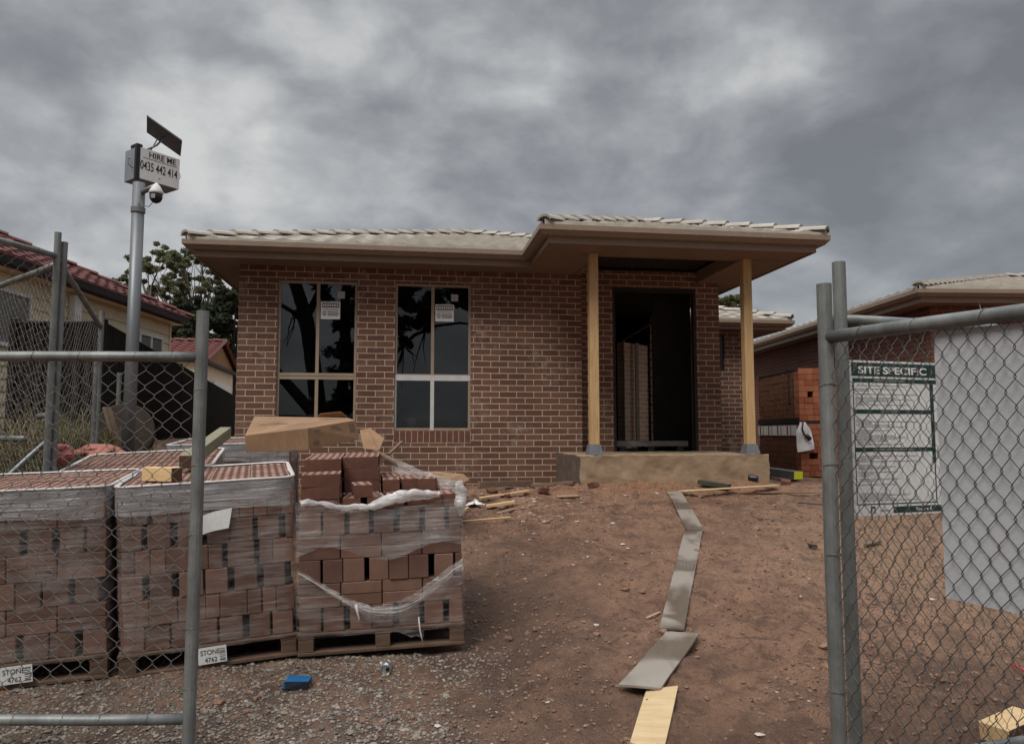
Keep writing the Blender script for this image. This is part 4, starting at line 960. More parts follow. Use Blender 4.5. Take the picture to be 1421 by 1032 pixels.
# cardboard, offcuts on the pallets
t = thing('cardboard_carton', 'long flattened brown carton with faded print lying across the rear pallets', 'cardboard box', (-2.1, 5.9, 1.5))
tw = [at(340, 604, 5.95), at(427, 594, 5.55), at(493, 583, 5.85), at(482, 579.5, 6.35), at(353, 577.5, 6.6)]
bt = [at(341, 627, 5.97), at(428.5, 624, 5.57), at(499, 609, 5.87), at(484, 606, 6.37), at(354, 604, 6.62)]
base = Vector(t.location); top = [p - base for p in tw]; bot = [p - base for p in bt]
n = 5; b = MB()
cen = sum(top, Vector()) / 5 + Vector((0, 0, .012))
b.add(top + [cen], [(i, (i + 1) % n, 5) for i in range(n)]); b.add(top + bot, [(i, (i + 1) % n, n + (i + 1) % n, n + i) for i in range(n)] + [tuple(range(n, 2 * n))])
fa_, fb_, fc_, fd_ = top[1], top[2], bot[2], bot[1]
nrm = (fb_ - fa_).cross(fd_ - fa_).normalized(); nrm = nrm if nrm.y < 0 else -nrm
def onface(u, v): return fa_.lerp(fb_, u).lerp(fd_.lerp(fc_, u), v) + nrm * .003
for (u0, u1, v0, v1) in ((.13, .25, .13, .24), (.47, .60, .10, .17), (.45, .66, .22, .26), (.47, .68, .32, .36), (.46, .64, .42, .46), (.50, .68, .52, .55), (.84, .95, .10, .55), (.10, .2, .62, .8)):
    b.quad(onface(u0, v0), onface(u1, v0), onface(u1, v1), onface(u0, v1), 1)
for (u0, u1, v0, v1) in ((.1, .5, .45, .47), (.15, .4, .52, .535), (.55, .8, .3, .315)):
    P = lambda u, v: top[0].lerp(top[1], u).lerp(top[4].lerp(top[3], u), v) + Vector((0, 0, .016))
    b.quad(P(u0, v0), P(u1, v0), P(u1, v1), P(u0, v1), 1)
b.build('carton', ['card', 'print'], t, fix=False)
fl = [top[3] + Vector((-.25, -.05, .005)), top[3] + Vector((.02, -.1, .005)), top[3] + Vector((-.02, -.15, .045)), top[3] + Vector((-.2, -.12, .03))]
b = MB(); b.add(fl + [p + Vector((0, 0, .004)) for p in fl], [(0, 1, 2, 3), (4, 5, 6, 7), (0, 1, 5, 4), (1, 2, 6, 5), (2, 3, 7, 6), (3, 0, 4, 7)]); b.build('torn_flap', 'card', t)
def slab_pts(pts, thick, name, mats, label, cat, group=None, up=None):
    # a flat board with the given top outline
    pts = [Vector(p) for p in pts]; nn = (pts[1] - pts[0]).cross(pts[2] - pts[0]).normalized()
    if nn.z < 0: nn = -nn
    c = sum(pts, Vector()) / len(pts); q = [p - c for p in pts]; k = len(q)
    b = MB(); b.add(q + [p - nn * thick for p in q], [tuple(range(k)), tuple(range(k, 2 * k))[::-1]] + [(i, (i + 1) % k, k + (i + 1) % k, k + i) for i in range(k)])
    o = b.build(name, mats, None); o.location = c; return tag(o, label, cat, group)
slab_pts([at(500, 596, 5.7), at(514, 594, 5.65), at(533, 608, 5.6), at(527, 624, 5.5), at(505, 622, 5.55)], .006, 'cardboard_sheet', 'card', 'bent piece of brown cardboard standing behind the loose brick heap', 'cardboard')
def timber(p, q, wd, ht, name, mats, label, cat='timber', group=None, roll=0.0, ends=None):
    # sawn length of timber lying between the two ground points p and q
    p = Vector(p); q = Vector(q); d = q - p; l = d.length; x = d.normalized(); y = Vector((0, 0, 1)).cross(x).normalized()
    mt = basis((p + q) / 2, x, y)
    b = MB(); b.bbox(-l / 2, l / 2, -wd / 2, wd / 2, 0, ht, min(.003, wd * .2, ht * .2))
    if ends is not None: b.box(-l / 2 - .0015, -l / 2 + .0002, -wd / 2 + .003, wd / 2 - .003, .003, ht - .003, 1)
    o = b.build(name, mats, None); o.matrix_world = mt @ Matrix.Rotation(roll, 4, 'X'); return tag(o, label, cat, group)
timber(at(258, 650, 5.0), at(313, 607, 6.3), .09, .09, 'timber_post', ['treated', 'pine_end'], 'greenish treated timber post lying over the middle pallet tops', ends=1)
PM2 = P2.matrix_world.copy()
timber(PM2 @ Vector((.30, .15, 1.0835)), PM2 @ Vector((.12, .31, 1.0835)), .085, .085, 'timber_block', ['pine', 'pine_end'], 'short pale pine block with a dark end on the middle pallet', ends=1)
timber(at(540, 632, 5.6), at(559, 614, 5.75), .02, .02, 'wood_stick', 'oldwood', 'short brown stick poking up over the cardboard beside the heap')
timber(at(518, 626, 5.5), at(562, 652, 5.45), .045, .02, 'wood_stick', 'oldwood', 'brown batten sloping down behind the loose bricks')
# small carton near the wall
t = thing('cardboard_box', 'small brown cardboard box with printed lid near the wall and the torn pallet', 'cardboard box', at(613, 679, 7.4), R(-20), rot=(R(8), R(3), R(-24)))
b = MB(); b.box(-.17, .17, -.13, .13, -.10, .145); b.build('carton', 'card', t)
b = MB(); b.box(-.15, .06, -.11, .11, .1455, .1475, 1); b.box(-.165, .165, -.125, .125, .1452, .1462, 0); b.quad((.172, -.13, .15), (.172, .13, .15), (.24, .14, .09), (.24, -.12, .09), 0)
b.box(-.06, .02, -.05, .03, .1478, .1484, 2); b.box(-.12, -.09, -.09, .05, .1478, .1484, 2); b.build('lid', ['card', 'card', 'print'], t)

# ------------------------------------------------------------------ camera pole
px0 = -3.72; py0 = 7.2; pz0 = gz(px0, py0)
t = thing('camera_pole', 'tall galvanised security camera pole with white HIRE ME box and solar panel', 'camera pole', (px0, py0, pz0 - .05))
zt = 1.55 + 353 * py0 / 1026 - pz0 + .05
MB().tube([(0, 0, 0), (0, 0, zt)], .058, 24).build('pole', 'galv_light', t, smooth=True)
MB().tube([(0, 0, zt - .30), (0, 0, zt - .25)], .067, 20).build('clamp', 'galv', t)
# control box: front faces right of the camera
bx = Vector((.574, .819, 0)); by = Vector((-.819, .574, 0))
S = py0 / 6.0
bl = at(189.2, 246.7, 6.0 * S) - Vector((px0, py0, pz0 - .05)); Wb, Hb, Db = .375 * S, .272 * S, .20 * S
bm_ = basis(bl, bx, by)
b = MB(); b.bbox(0, Wb, 0, Db, 0, Hb, .006); b.box(-.012, .028, -.004, .03, -.006, Hb + .004, 1)
cb_ = b.build('control_box', ['boxgrey', 'black'], t); cb_.matrix_local = bm_
MB().box(.03, Wb - .002, -.005, -.0005, .004, Hb - .004).build('sign_plate', 'signwhite', cb_)
def btext(body, size, x, z, sx_=1.0, bold=0.0): text('lettering', body, size, 'ink', cb_, (x, -.0062, z), (R(90), 0, 0), sx_, bold=bold)
btext('HIRE ME', .070 * S, .095 * S, .204 * S, .95, .0012); btext('0435 442 414', .105 * S, .025 * S, .088 * S, .565, .0014)
MB().box(.05 * S, Wb - .03 * S, -.0065, -.0052, .188 * S, .192 * S).box(.19 * S, .20 * S, -.0065, -.0052, .04 * S, .05 * S).build('lettering', 'ink', cb_)
b = MB(); b.bbox(.0, .055 * S, .02, .12 * S, Hb + .003, Hb + .035 * S, .008); b.build('junction_box', 'black', cb_)
MB().tube([(-.01, .10 * S, .18 * S), (-.04, .08 * S, .17 * S), (-.05, .06 * S, .12 * S), (-.03, .04 * S, .09 * S), (-.013, .03 * S, .09 * S)], .004, 6).tube([(Wb + .002, .02, .17 * S), (Wb + .025, .02, .13 * S), (Wb + .002, .02, .08 * S)], .003, 6).build('cable', 'black', cb_, smooth=True)
# solar panel with arm
c0 = [at(204, 161.6, 5.95 * S), at(252.8, 196.2, 6.28 * S), at(250.6, 217.3, 6.42 * S), at(203.8, 184.2, 6.09 * S)]
o_ = Vector((px0, py0, pz0 - .05)); c0 = [p - o_ for p in c0]; nn = (c0[1] - c0[0]).cross(c0[3] - c0[0]).normalized()
if nn.z < 0: nn = -nn
b = MB(); b.add(c0 + [p + nn * .022 for p in c0], [(0, 1, 2, 3), (4, 5, 6, 7), (0, 1, 5, 4), (1, 2, 6, 5), (2, 3, 7, 6), (3, 0, 4, 7)]); b.build('solar_panel', 'panelgrey', t)
pc = sum(c0, Vector()) / 4; b = MB(); q0 = bl + bx * .09 * S + by * .06 + Vector((0, 0, Hb)); b.tube([q0, q0.lerp(pc, .6) + Vector((0, 0, -.03)), pc - nn * .005], .010, 8); b.tube([q0 + bx * .05, pc + (c0[1] - c0[0]) * -.12], .006, 6); b.build('panel_arm', 'galv_light', t, smooth=True)
# dome camera
pd = at(216.9, 262, py0 - .10) - o_
dome = MB().lathe([(.012, .055), (.02, .045), (.045, .012), (.066, -.035), (.066, -.052), (.05, -.056)], 20).build('camera_dome', 'white', t, smooth=True); dome.location = pd
MB().lathe([(.058, -.056), (.06, -.08), (.056, -.105), (.04, -.13), (.018, -.143), (.004, -.145)], 20).build('camera_ball', 'black', dome, smooth=True)
MB().box(-.02, .02, -.061, -.058, -.11, -.07).build('camera_window', 'boxgrey', dome)
MB().tube([(0, 0, pd.z - .02), (pd.x * .5, pd.y * .5, pd.z + .01), (pd.x, pd.y, pd.z + .03)], .026, 10).tube([(0, -.05, pd.z - .12), (pd.x * .6, pd.y * .6, pd.z - .17), (pd.x, pd.y, pd.z - .10)], .004, 5).build('camera_bracket', 'galv_light', t, smooth=True)
#@@P4
# ------------------------------------------------------------------ left neighbour, boundary fence, shed
t = thing('weatherboard_house', 'cream weatherboard house with red tiled roof beyond the left fence', 'house', (-7.1, 0, 0))
b = MB(); z = .7
while z < 3.75:
    b.add([(0.022, -2, z), (0.022, 15.2, z), (.004, 15.2, min(z + .178, 3.78)), (.004, -2, min(z + .178, 3.78)), (0, -2, z), (0, 15.2, z)], [(0, 1, 2, 3), (4, 5, 1, 0)]); z += .178
z = .7
b.quad((0, 15.2, .7), (-6, 15.2, .7), (-6, 15.2, 3.78), (0, 15.2, 3.78)); b.quad((0, -2, .7), (-6, -2, .7), (-6, -2, 3.78), (0, -2, 3.78)); b.box(-.01, .03, 15.16, 15.23, .7, 3.78)
b.build('wall', 'weather', t)
def side_window(ya, yb, za, zb):
    f = MB(); q = .05
    f.box(.023, .06, ya, yb, za, za + q); f.box(.023, .06, ya, yb, zb - q, zb); f.box(.023, .06, ya, ya + q, za + q, zb - q); f.box(.023, .06, yb - q, yb, za + q, zb - q); f.box(.023, .055, (ya + yb) / 2 - .025, (ya + yb) / 2 + .025, za + q, zb - q)
    fr_ = f.build('window', 'signwhite', t); MB().box(.024, .03, ya + q, yb - q, za + q, zb - q).build('pane', 'greypane', fr_)
side_window(13.9, 14.85, 3.02, 3.46); side_window(9.0, 10.75, 2.75, 3.55)
MB().box(.024, .12, 11.68, 11.88, 3.3, 3.74).build('meter_box', 'signwhite', t)
b = MB(); profile_path(b, [(.20, 15.42), (.20, -2)][::-1], [(0, 3.83), (.10, 3.83), (.11, 3.92), (0, 3.92)]); profile_path(b, [(.20, 15.42), (-6, 15.42)], [(0, 3.83), (.10, 3.83), (.11, 3.92), (0, 3.92)]); b.build('gutter', 'blackpaint', t)
MB().box(.0, .2, -2, 15.4, 3.785, 3.795).build('soffit', 'weather', t)
b = MB(); tiles(b, (.30, 15.5, 3.92), (0, -1, 0), (-1, 0, 0), 17.5, .47, 4.2, hip, zero, cell=.09, course=.33); tiles(b, (-6.5, 15.5, 3.92), (1, 0, 0), (0, -1, 0), 6.8, .47, 3.3, zero, hip, cell=.15, course=.33); b.build('roof', 'redtile', t)
b = MB(); caps(b, (.32, 15.52, 3.97), (-3.9, 11.3, 3.97 + 1.98), step=.4); caps(b, (-3.9, 11.3, 5.95), (-3.9, -2, 5.95), step=.4); b.build('ridge_capping', 'redtile', t)
def sheet_fence(mb, p, q, z0a, z0b, z1a, z1b, pitch=.10):
    p = Vector((p[0], p[1])); q = Vector((q[0], q[1])); l = (q - p).length; d = (q - p) / l; nn = Vector((d.y, -d.x)); n = int(l / pitch); vs = []; fs = []
    for i in range(n):
        for (u, o) in ((0, 0), (.4, 0), (.5, .022), (.9, .022)):
            s = (i + u) / n; c = p.lerp(q, s) + nn * o; zb_ = z0a + (z0b - z0a) * s; zt_ = z1a + (z1b - z1a) * s
            vs += [(c.x, c.y, zb_), (c.x, c.y, zt_)]
    for i in range(len(vs) // 2 - 1): fs.append((2 * i, 2 * i + 2, 2 * i + 3, 2 * i + 1))
    mb.add(vs, fs)
f0 = (-4.46, 8.0); f1 = (-9.6, 25.9)
t = thing('steel_fence', 'dark brown sheet steel boundary fence running back beside the brick house', 'fence', (0, 0, 0))
b = MB(); sheet_fence(b, f0, f1, .55, .8, 2.73, 2.73); sheet_fence(b, (-5.4, 8.0), f0, .5, .55, 2.73, 2.73); b.build('fence_sheet', 'colorbond', t, fix=False)
b = MB(); b.tube([(-5.42, 7.98, 2.74), (*f0, 2.74), (*f1, 2.74)], .028, 4); b.build('top_rail', 'colorbond', t)
for (x, y) in (f0, (-5.42, 8.0), (-5.97, 13.25)): MB().box(x - .035, x + .035, y - .04, y + .03, .4, 2.78).build('fence_post', 'colorbond', t)
# far shed
t = thing('garden_shed', 'small cream outbuilding with red tiled gable roof far behind the dark fence', 'shed', (-9.2, 22.2, 0), R(10.5))
b = MB(); b.prism([(.15, .6), (5.0, .6), (5.0, 3.75), (.15, 3.75)], 0, -6, -.15); b.build('wall', 'weather', t)
b = MB(); b.prism([(.2, 3.755), (4.9, 3.755), (2.5, 4.46)], 0, -.6, -.1); b.build('gable', 'rustpanel', t)
b = MB(); tiles(b, (0, -.05, 3.72), (-1, 0, 0), (0, 1, 0), 6, .33, 2.6, zero, zero, cell=.08, course=.3); tiles(b, (-6, 5.15, 3.72), (1, 0, 0), (0, -1, 0), 6, .33, 2.6, zero, zero, cell=.15, course=.3); b.build('roof', 'redtile', t)
b = MB(); caps(b, (-6, 2.55, 4.62), (.05, 2.55, 4.62), step=.4); b.tube([(.02, -.08, 3.74), (.02, 2.55, 4.60), (.02, 5.2, 3.74)], .07, 4); b.build('barge_capping', 'redtile', t)
MB().box(-.14, -.10, 1.6, 4.4, 2.6, 3.2).build('window', 'signwhite', t)
MB().box(-.13, .0, .1, 5.1, 3.64, 3.74).build('fascia', 'blackpaint', t)

# ------------------------------------------------------------------ right neighbour
t = thing('brick_house', 'neighbouring brick house with pale tiled hip roof behind the site sign', 'house', (6.5, 11.7, 0), R(2.5))
SN = 3.66
b = MB(); b.box(.50, 10, .50, .61, .5, SN + .1); b.box(.50, .61, .612, 11, .5, SN + .1); b.box(.612, 10, 10.9, 11, .5, SN + .1); b.build('wall', 'brick_far', t)
np_ = [(.125, 11.4), (.125, .125), (12.4, .125)]
b = MB(); profile_path(b, np_, [(-0.02, SN - .01), (0, SN - .01), (0, SN + .16), (-0.02, SN + .16)]); b.build('fascia', 'trim', t)
b = MB(); profile_path(b, np_, gutter_prof(SN + .19)); b.build('gutter', 'trim', t)
MB().box(.146, 10.4, .146, .498, SN, SN + .008).box(.146, .498, .498, 11.4, SN, SN + .008).build('soffit', 'soffit', t)
b = MB(); tiles(b, (.04, .04, SN + .18), (1, 0, 0), (0, 1, 0), 12.4, .25, 5.6, hip, zero); tiles(b, (.04, 11.4, SN + .18), (0, -1, 0), (1, 0, 0), 11.36, .25, 5.6, zero, hip, cell=.07); b.build('roof', 'tile', t)
b = MB(); caps(b, (.02, .02, SN + .24), (5.6, 5.6, SN + .24 + 1.395)); caps(b, (5.6, 5.6, SN + 1.64), (12.4, 5.6, SN + 1.64)); b.build('hip_capping', 'tile', t)
MB().tube([(1.1, .14, SN - .02), (1.12, .13, SN - .12), (1.02, .16, SN - .24), (.92, .3, SN - .3)], .008, 6).build('hanging_cable', 'frame', t, smooth=True)

# ------------------------------------------------------------------ clay block packs in the side passage
def clay_pack(label, z0, rows, hole, dark_band):
    t = thing('clay_block_pack', label, 'block pack', (4.66, 12.0, z0), 0, 'packs of orange clay blocks')
    rnd = random.Random(int(z0 * 100)); b = MB(); rh = .0949; Wp, Dp = 1.08, 2.0
    for r_ in range(rows):
        x = 0.0; first = True
        while x < Wp - .02:
            wd = rnd.choice((.09, .14, .14, .09, .10)); wd = min(wd, Wp - x); xe = x + wd
            if not (hole[0] == r_ and x <= hole[1] < xe): b.bbox(x + .0015, xe - .0015, rnd.uniform(-.006, .004), .20, r_ * rh + .002, (r_ + 1) * rh - .002, .003, rnd.choice((0, 0, 3)))
            x = xe
        y = .205
        while y < Dp - .05:
            dy = rnd.choice((.11, .11, .22)); b.bbox(rnd.uniform(-.004, .003), .2, y + .0015, min(y + dy, Dp) - .0015, r_ * rh + .002, (r_ + 1) * rh - .002, .003, 2); y += dy
    b.box(.19, Wp - .002, .19, Dp, .0, rows * rh - .002, 1)
    b.build('blocks', ['clay', 'clay_gap', 'clay_dark', 'clay2'], t)
    return t
lo_ = clay_pack('lower pack of orange clay blocks with red and white printed wrapping', .84, 9, (3, .22), 0)
b = MB(); b.box(-.012, -.008, .01, 2.0, .66, .835)
for k in range(13): 
    if k % 3 != 1: b.box(-.0135, -.0122, .04 + k * .15, .10 + k * .15, .67, .83, 1 if k % 3 == 0 else 2)
b.build('printed_wrap', ['signwhite', 'redprint', 'inkgrey'], lo_)
up_ = clay_pack('upper pack of orange clay blocks with a black plastic strap', .84 + 9 * .0949 + .045, 9, (4, .22), 0)
MB().box(-.02, 1.06, -.003, 2.0, -.044, -.002).box(-.016, -.008, .0, 2.0, .0, .05).build('black_strip', 'black', up_)
MB().box(-.012, -.006, .38, .44, .30, .90).box(-.012, -.006, .02, 1.9, .835, .865).build('strap', 'tyre', up_)
# white bag hanging on the corner of the packs
t = thing('plastic_bag', 'white plastic sleeve with a black strap hanging from the corner of the block packs', 'bag', (4.655, 11.965, 1.74))
b = MB(); vs = []; n = 7
for j in range(9):
    v = j / 8
    for i in range(n):
        u = i / (n - 1) - .5; wd = .06 + .13 * sm(0, .35, v); vs.append((u * wd * 1.3 + .03 + .08 * v * (.5 + u * .3), -.03 - .02 * math.cos(u * 4) - .012 * math.sin(v * 8 + u * 3), -.02 - v * .46 + .05 * u * v))
fs = [(j * n + i, j * n + i + 1, (j + 1) * n + i + 1, (j + 1) * n + i) for j in range(8) for i in range(n - 1)]
b.add(vs, fs); b.build('sleeve', 'white', t, smooth=True, fix=False)
MB().tube([(.03, -.04, .0), (.0, -.07, -.13), (.03, -.075, -.22), (.09, -.08, -.27)], .013, 6).tube([(.06, -.08, -.23), (.12, -.08, -.30)], .035, 8).build('strap', 'black', t, smooth=True)

# ------------------------------------------------------------------ trees
def leaves(mb, c, rad, n, size, rnd, flat=0.7):
    c = Vector(c)
    for _ in range(n):
        while True:
            d = Vector((rnd.uniform(-1, 1), rnd.uniform(-1, 1), rnd.uniform(-1, 1)))
            if d.length < 1: break
        d *= .35 + .65 * d.length; p = c + Vector((d.x * rad[0], d.y * rad[1], d.z * rad[2]))
        a = Vector((rnd.gauss(0, 1), rnd.gauss(0, 1), rnd.gauss(0, .6))).normalized(); b_ = a.cross(Vector((rnd.gauss(0, 1), rnd.gauss(0, 1), rnd.gauss(0, 1)))).normalized()
        s = size * rnd.uniform(.6, 1.4); a *= s; b_ *= s * .42
        mb.add([p - a, p - a * .2 + b_, p + a, p - a * .2 - b_], [(0, 1, 2, 3)])
def limb(mb, a, b_, r0, r1, rnd, bend=.12, n=6, sides=7):
    a = Vector(a); b_ = Vector(b_); l = (b_ - a).length; o = Vector((rnd.uniform(-1, 1), rnd.uniform(-1, 1), rnd.uniform(-.3, .6))) * l * bend
    pts = [a.lerp(b_, i / n) + o * math.sin(math.pi * i / n) for i in range(n + 1)]; mb.tube(pts, [r0 + (r1 - r0) * i / n for i in range(n + 1)], sides, cap=False); return pts
def tree(name, label, base, trunk_h, clumps, lsize, density, leafm, barkm, r0, seed, group=None, twigs=True):
    rnd = random.Random(seed); t = thing(name, label, 'tree', base, group=group)
    tb = MB(); cb2 = MB(); fork = Vector((rnd.uniform(-.3, .3), 0, trunk_h)); limb(tb, (0, 0, -.3), fork, r0, r0 * .7, rnd, .04, 7, 9)
    for (x, y, z, rx_, rz_) in clumps:
        s = fork.lerp(Vector((0, 0, trunk_h * .55)), rnd.random() * .6); pts = limb(tb, s, (x, y, z - rz_ * .2), r0 * .34, r0 * .07, rnd, .14)
        for _ in range(5): limb(tb, pts[rnd.randint(3, 5)], (x + rnd.uniform(-.8, .8) * rx_, y + rnd.uniform(-.8, .8) * rx_, z + rnd.uniform(-.6, .7) * rz_), r0 * .1, r0 * .02, rnd, .1, 4, 5)
        for _ in range(int(9 + density * 4)):
            d = Vector((rnd.gauss(0, .5), rnd.gauss(0, .5), rnd.gauss(0, .42))); k = rnd.uniform(.18, .40)
            leaves(cb2, (x + d.x * rx_, y + d.y * rx_, z + d.z * rz_), (rx_ * k, rx_ * k, rz_ * k * .8), int(75 * density), lsize, rnd)
    tb.build('trunk', barkm, t, smooth=True, fix=False); cb2.build('crown', leafm, t, fix=False); return t
def clump_px(px, py, Y, r_px, base, rz=.75):
    p = at(px, py, Y) - Vector(base); r_ = r_px * Y / 1026; return (p.x, p.y + random.uniform(-1, 1), p.z, r_, r_ * rz)
B = (-15.2, 34, .6)
tree('gum_tree', 'airy gum tree with sky showing through, behind the red roofed houses', B, 4.2, [clump_px(x, y, 34, r, B) for (x, y, r) in ((222, 352, 22), (245, 350, 20), (196, 372, 22), (183, 388, 16), (212, 400, 14), (262, 372, 20), (262, 402, 24), (236, 408, 18), (282, 356, 16), (228, 440, 24), (205, 425, 12), (285, 385, 18), (178, 408, 12), (300, 372, 14), (250, 425, 18), (295, 405, 18), (215, 375, 12), (240, 378, 14))], .075, 1.9, 'leaf', 'bark', .28, 3)
B = (-11.0, 29, .6)
tree('dense_tree', 'dense dark tree close behind the left corner of the brick house', B, 3.0, [clump_px(x, y, 29, r, B) for (x, y, r) in ((300, 420, 26), (318, 450, 26), (290, 455, 26), (312, 480, 28), (280, 478, 20), (330, 420, 20), (305, 500, 28), (345, 455, 30), (325, 400, 16), (305, 440, 26), (295, 485, 30), (325, 500, 30))], .095, 2.6, 'leaf_dark', 'bark_dark', .25, 5)
B = (-13.0, 32, .6)
tree('dense_tree', 'dark bushy tree between the cream house end and the far shed roof', B, 2.4, [clump_px(x, y, 32, r, B) for (x, y, r) in ((250, 452, 24), (262, 430, 20), (240, 475, 24), (268, 468, 24), (230, 462, 18), (275, 445, 18), (255, 490, 26), (280, 425, 16), (245, 455, 26))], .095, 2.6, 'leaf_dark', 'bark_dark', .22, 8)
B = (8.9, 30, .6)
tree('small_tree', 'treetop showing between the porch post and the rear wing roof', B, 3.4, [clump_px(x, y, 30, r, B) for (x, y, r) in ((1004, 424, 12), (1018, 420, 10), (1010, 434, 16), (1024, 432, 9), (990, 430, 16))], .13, 1.2, 'leaf', 'bark_dark', .15, 11)
# gum tree behind the photographer, mirrored in the front windows
WN = HM.to_3x3() @ Vector((0, -1, 0)); WP = hw(0, .055, 0)
def mirror(px, py, dist):
    d = ray(px, py).normalized(); e = Vector((0, 0, EYE)); k = (WP - e).dot(WN) / d.dot(WN); p = e + d * k; d2 = d - 2 * d.dot(WN) * WN; return p + d2 * dist
b0 = mirror(446, 640, 16.5); B = (b0.x, b0.y, 0)
t = thing('gum_tree', 'large dark gum tree behind the photographer, seen mirrored in the windows', 'tree', B); rnd = random.Random(21); Bv = Vector(B)
tb = MB(); m_ = lambda px, py, d=16.5: mirror(px, py, d) - Bv
tb.tube([(0, 0, -.2), m_(446, 610), m_(441, 560), m_(434, 500), m_(426, 445), m_(412, 400), m_(392, 350), m_(380, 290)], [.36, .33, .30, .27, .25, .22, .18, .1], 10)
tb.tube([m_(444, 585), m_(425, 562), m_(402, 536), m_(386, 518), m_(360, 480), m_(345, 420)], [.22, .2, .18, .16, .12, .06], 8)
tb.tube([m_(443, 590), m_(470, 575), m_(500, 545), m_(520, 500), m_(545, 440), m_(560, 330)], [.24, .24, .22, .2, .16, .08], 8)
tb.tube([m_(426, 440), m_(445, 400), m_(462, 340), m_(470, 250)], [.14, .12, .09, .05], 7); tb.tube([m_(428, 455), m_(405, 432), m_(385, 420), m_(350, 400)], [.09, .08, .07, .04], 6)
tb.tube([m_(520, 505), m_(550, 488), m_(575, 465), m_(605, 452), m_(640, 448), m_(680, 455)], [.1, .09, .07, .055, .045, .03], 6)
tb.tube([m_(470, 575), m_(480, 500), m_(478, 430), m_(490, 300)], [.2, .2, .18, .12], 8); tb.tube([m_(480, 520), m_(500, 460), m_(505, 380)], [.13, .11, .06], 7)
for _ in range(26):
    a = rnd.choice(((430, 470), (440, 400), (470, 420), (495, 470), (560, 480), (590, 460), (410, 430))); q = (a[0] + rnd.uniform(-22, 22), a[1] + rnd.uniform(15, 60)); tb.tube([m_(*a), m_((a[0] + q[0]) / 2 + rnd.uniform(-6, 6), (a[1] + q[1]) / 2), m_(*q)], [.03, .02, .008], 5, cap=False)
tb.build('trunk', 'bark_dark', t, smooth=True, fix=False)
cb2 = MB()
for (px, py, rp, k) in ((455, 395, 22, 5), (500, 410, 22, 7), (480, 440, 26, 8), (505, 470, 24, 7), (478, 500, 22, 7), (500, 530, 26, 8), (470, 560, 20, 6), (560, 400, 26, 8), (580, 420, 26, 8), (610, 405, 26, 8), (565, 445, 22, 7), (595, 440, 18, 6), (640, 415, 24, 7), (560, 470, 12, 4), (660, 400, 30, 8), (440, 340, 40, 8), (520, 340, 50, 10), (600, 340, 50, 10), (380, 330, 30, 6), (495, 560, 24, 6)):
    for _ in range(k):
        c = m_(px + rnd.gauss(0, rp * .5), py + rnd.gauss(0, rp * .45), 16.5 + rnd.uniform(-1.2, 1.2)); rr_ = rp * 26 / 1026 * .5; leaves(cb2, c, (rr_, rr_, rr_ * .8), 70, .13, rnd)
cb2.build('crown', 'leaf_dark', t, fix=False)

# ------------------------------------------------------------------ things among the grass on the left
tb = hit(152, 700); 
zc = gz(-3.98, 7.62)
t = thing('cable_drum', 'old brown cable drum standing upright among the grass behind the camera pole', 'cable drum', (-3.98, 7.62, zc - .02), rot=(R(-8), 0, R(24)))
Mx = Matrix.Translation((0, 0, 1.57 - zc)) @ Matrix.Rotation(R(90), 4, 'X'); pf = [(.03, -.022), (.275, -.022), (.285, -.014), (.285, .014), (.275, .022), (.03, .022)]
MB().lathe(pf, 36, 0, Mx @ Matrix.Translation((0, 0, .13))).build('flange', 'drum', t); MB().lathe(pf, 36, 0, Mx @ Matrix.Translation((0, 0, -.15))).build('flange', 'tyre', t)
MB().lathe([(.16, -.127), (.16, .107)], 24, 0, Mx).build('barrel', 'tyre', t)
timber(at(166, 628, 7.25), at(146, 566, 7.3), .09, .03, 'plank', 'oldwood', 'rough brown plank leaning upright against the old cable drum')
p_ = at(163, 556, 7.7); t = thing('steel_picket', 'short thin galvanised stake standing beside the camera pole', 'stake', (p_.x, p_.y, gz(p_.x, p_.y) - .1)); hp_ = at(163, 521, 7.7).z - t.location.z
MB().tube([(0, 0, 0), (.01, 0, hp_)], .022, 8).build('stake', 'galv', t); MB().tube([(.01, 0, hp_), (.01, 0, hp_ + .03)], .026, 8).build('stake_cap', 'galv_light', t)
t = thing('bent_pipe', 'bent galvanised pipe lying slanted in the long grass at far left', 'pipe', (0, 0, 0)); MB().tube([at(-15, 690, 5.35), at(12, 660, 5.4), at(40, 634, 5.5), at(70, 608, 5.6), at(75, 600, 5.62), at(73, 585, 5.64), at(64, 576, 5.66), at(52, 578, 5.68)], .021, 10).build('pipe', 'galv_light', t, smooth=True)
def lump(name, mat, loc, size, label, seed, cat='bag'):
    vs = []; n, mm_ = 20, 12
    for j in range(mm_ + 1):
        for i in range(n):
            a, e_ = 2 * math.pi * i / n, math.pi * j / mm_ - math.pi / 2; d = Vector((math.cos(a) * math.cos(e_), math.sin(a) * math.cos(e_), math.sin(e_)))
            k = 1 + .35 * noise.noise(d * 1.8 + Vector((seed, 0, 0))) + .22 * abs(noise.noise(d * 4.5 + Vector((seed, 3, 0)))); vs.append((d.x * size[0] * k, d.y * size[1] * k, d.z * size[2] * k))
    fs = [(j * n + i, j * n + (i + 1) % n, (j + 1) * n + (i + 1) % n, (j + 1) * n + i) for j in range(mm_) for i in range(n)]
    o = MB().add(vs, fs).build(name, mat, None, smooth=False); o.location = loc; return tag(o, label, cat)
lump('plastic_bag', 'pink', at(85, 630, 5.75), (.085, .085, .075), 'crumpled red plastic bag in the grass behind the leftmost pallet', 2)
lump('plastic_bag', 'orangebag', at(138, 627, 6.75), (.19, .14, .07), 'orange plastic sack lying flat in front of the cable drum', 5)
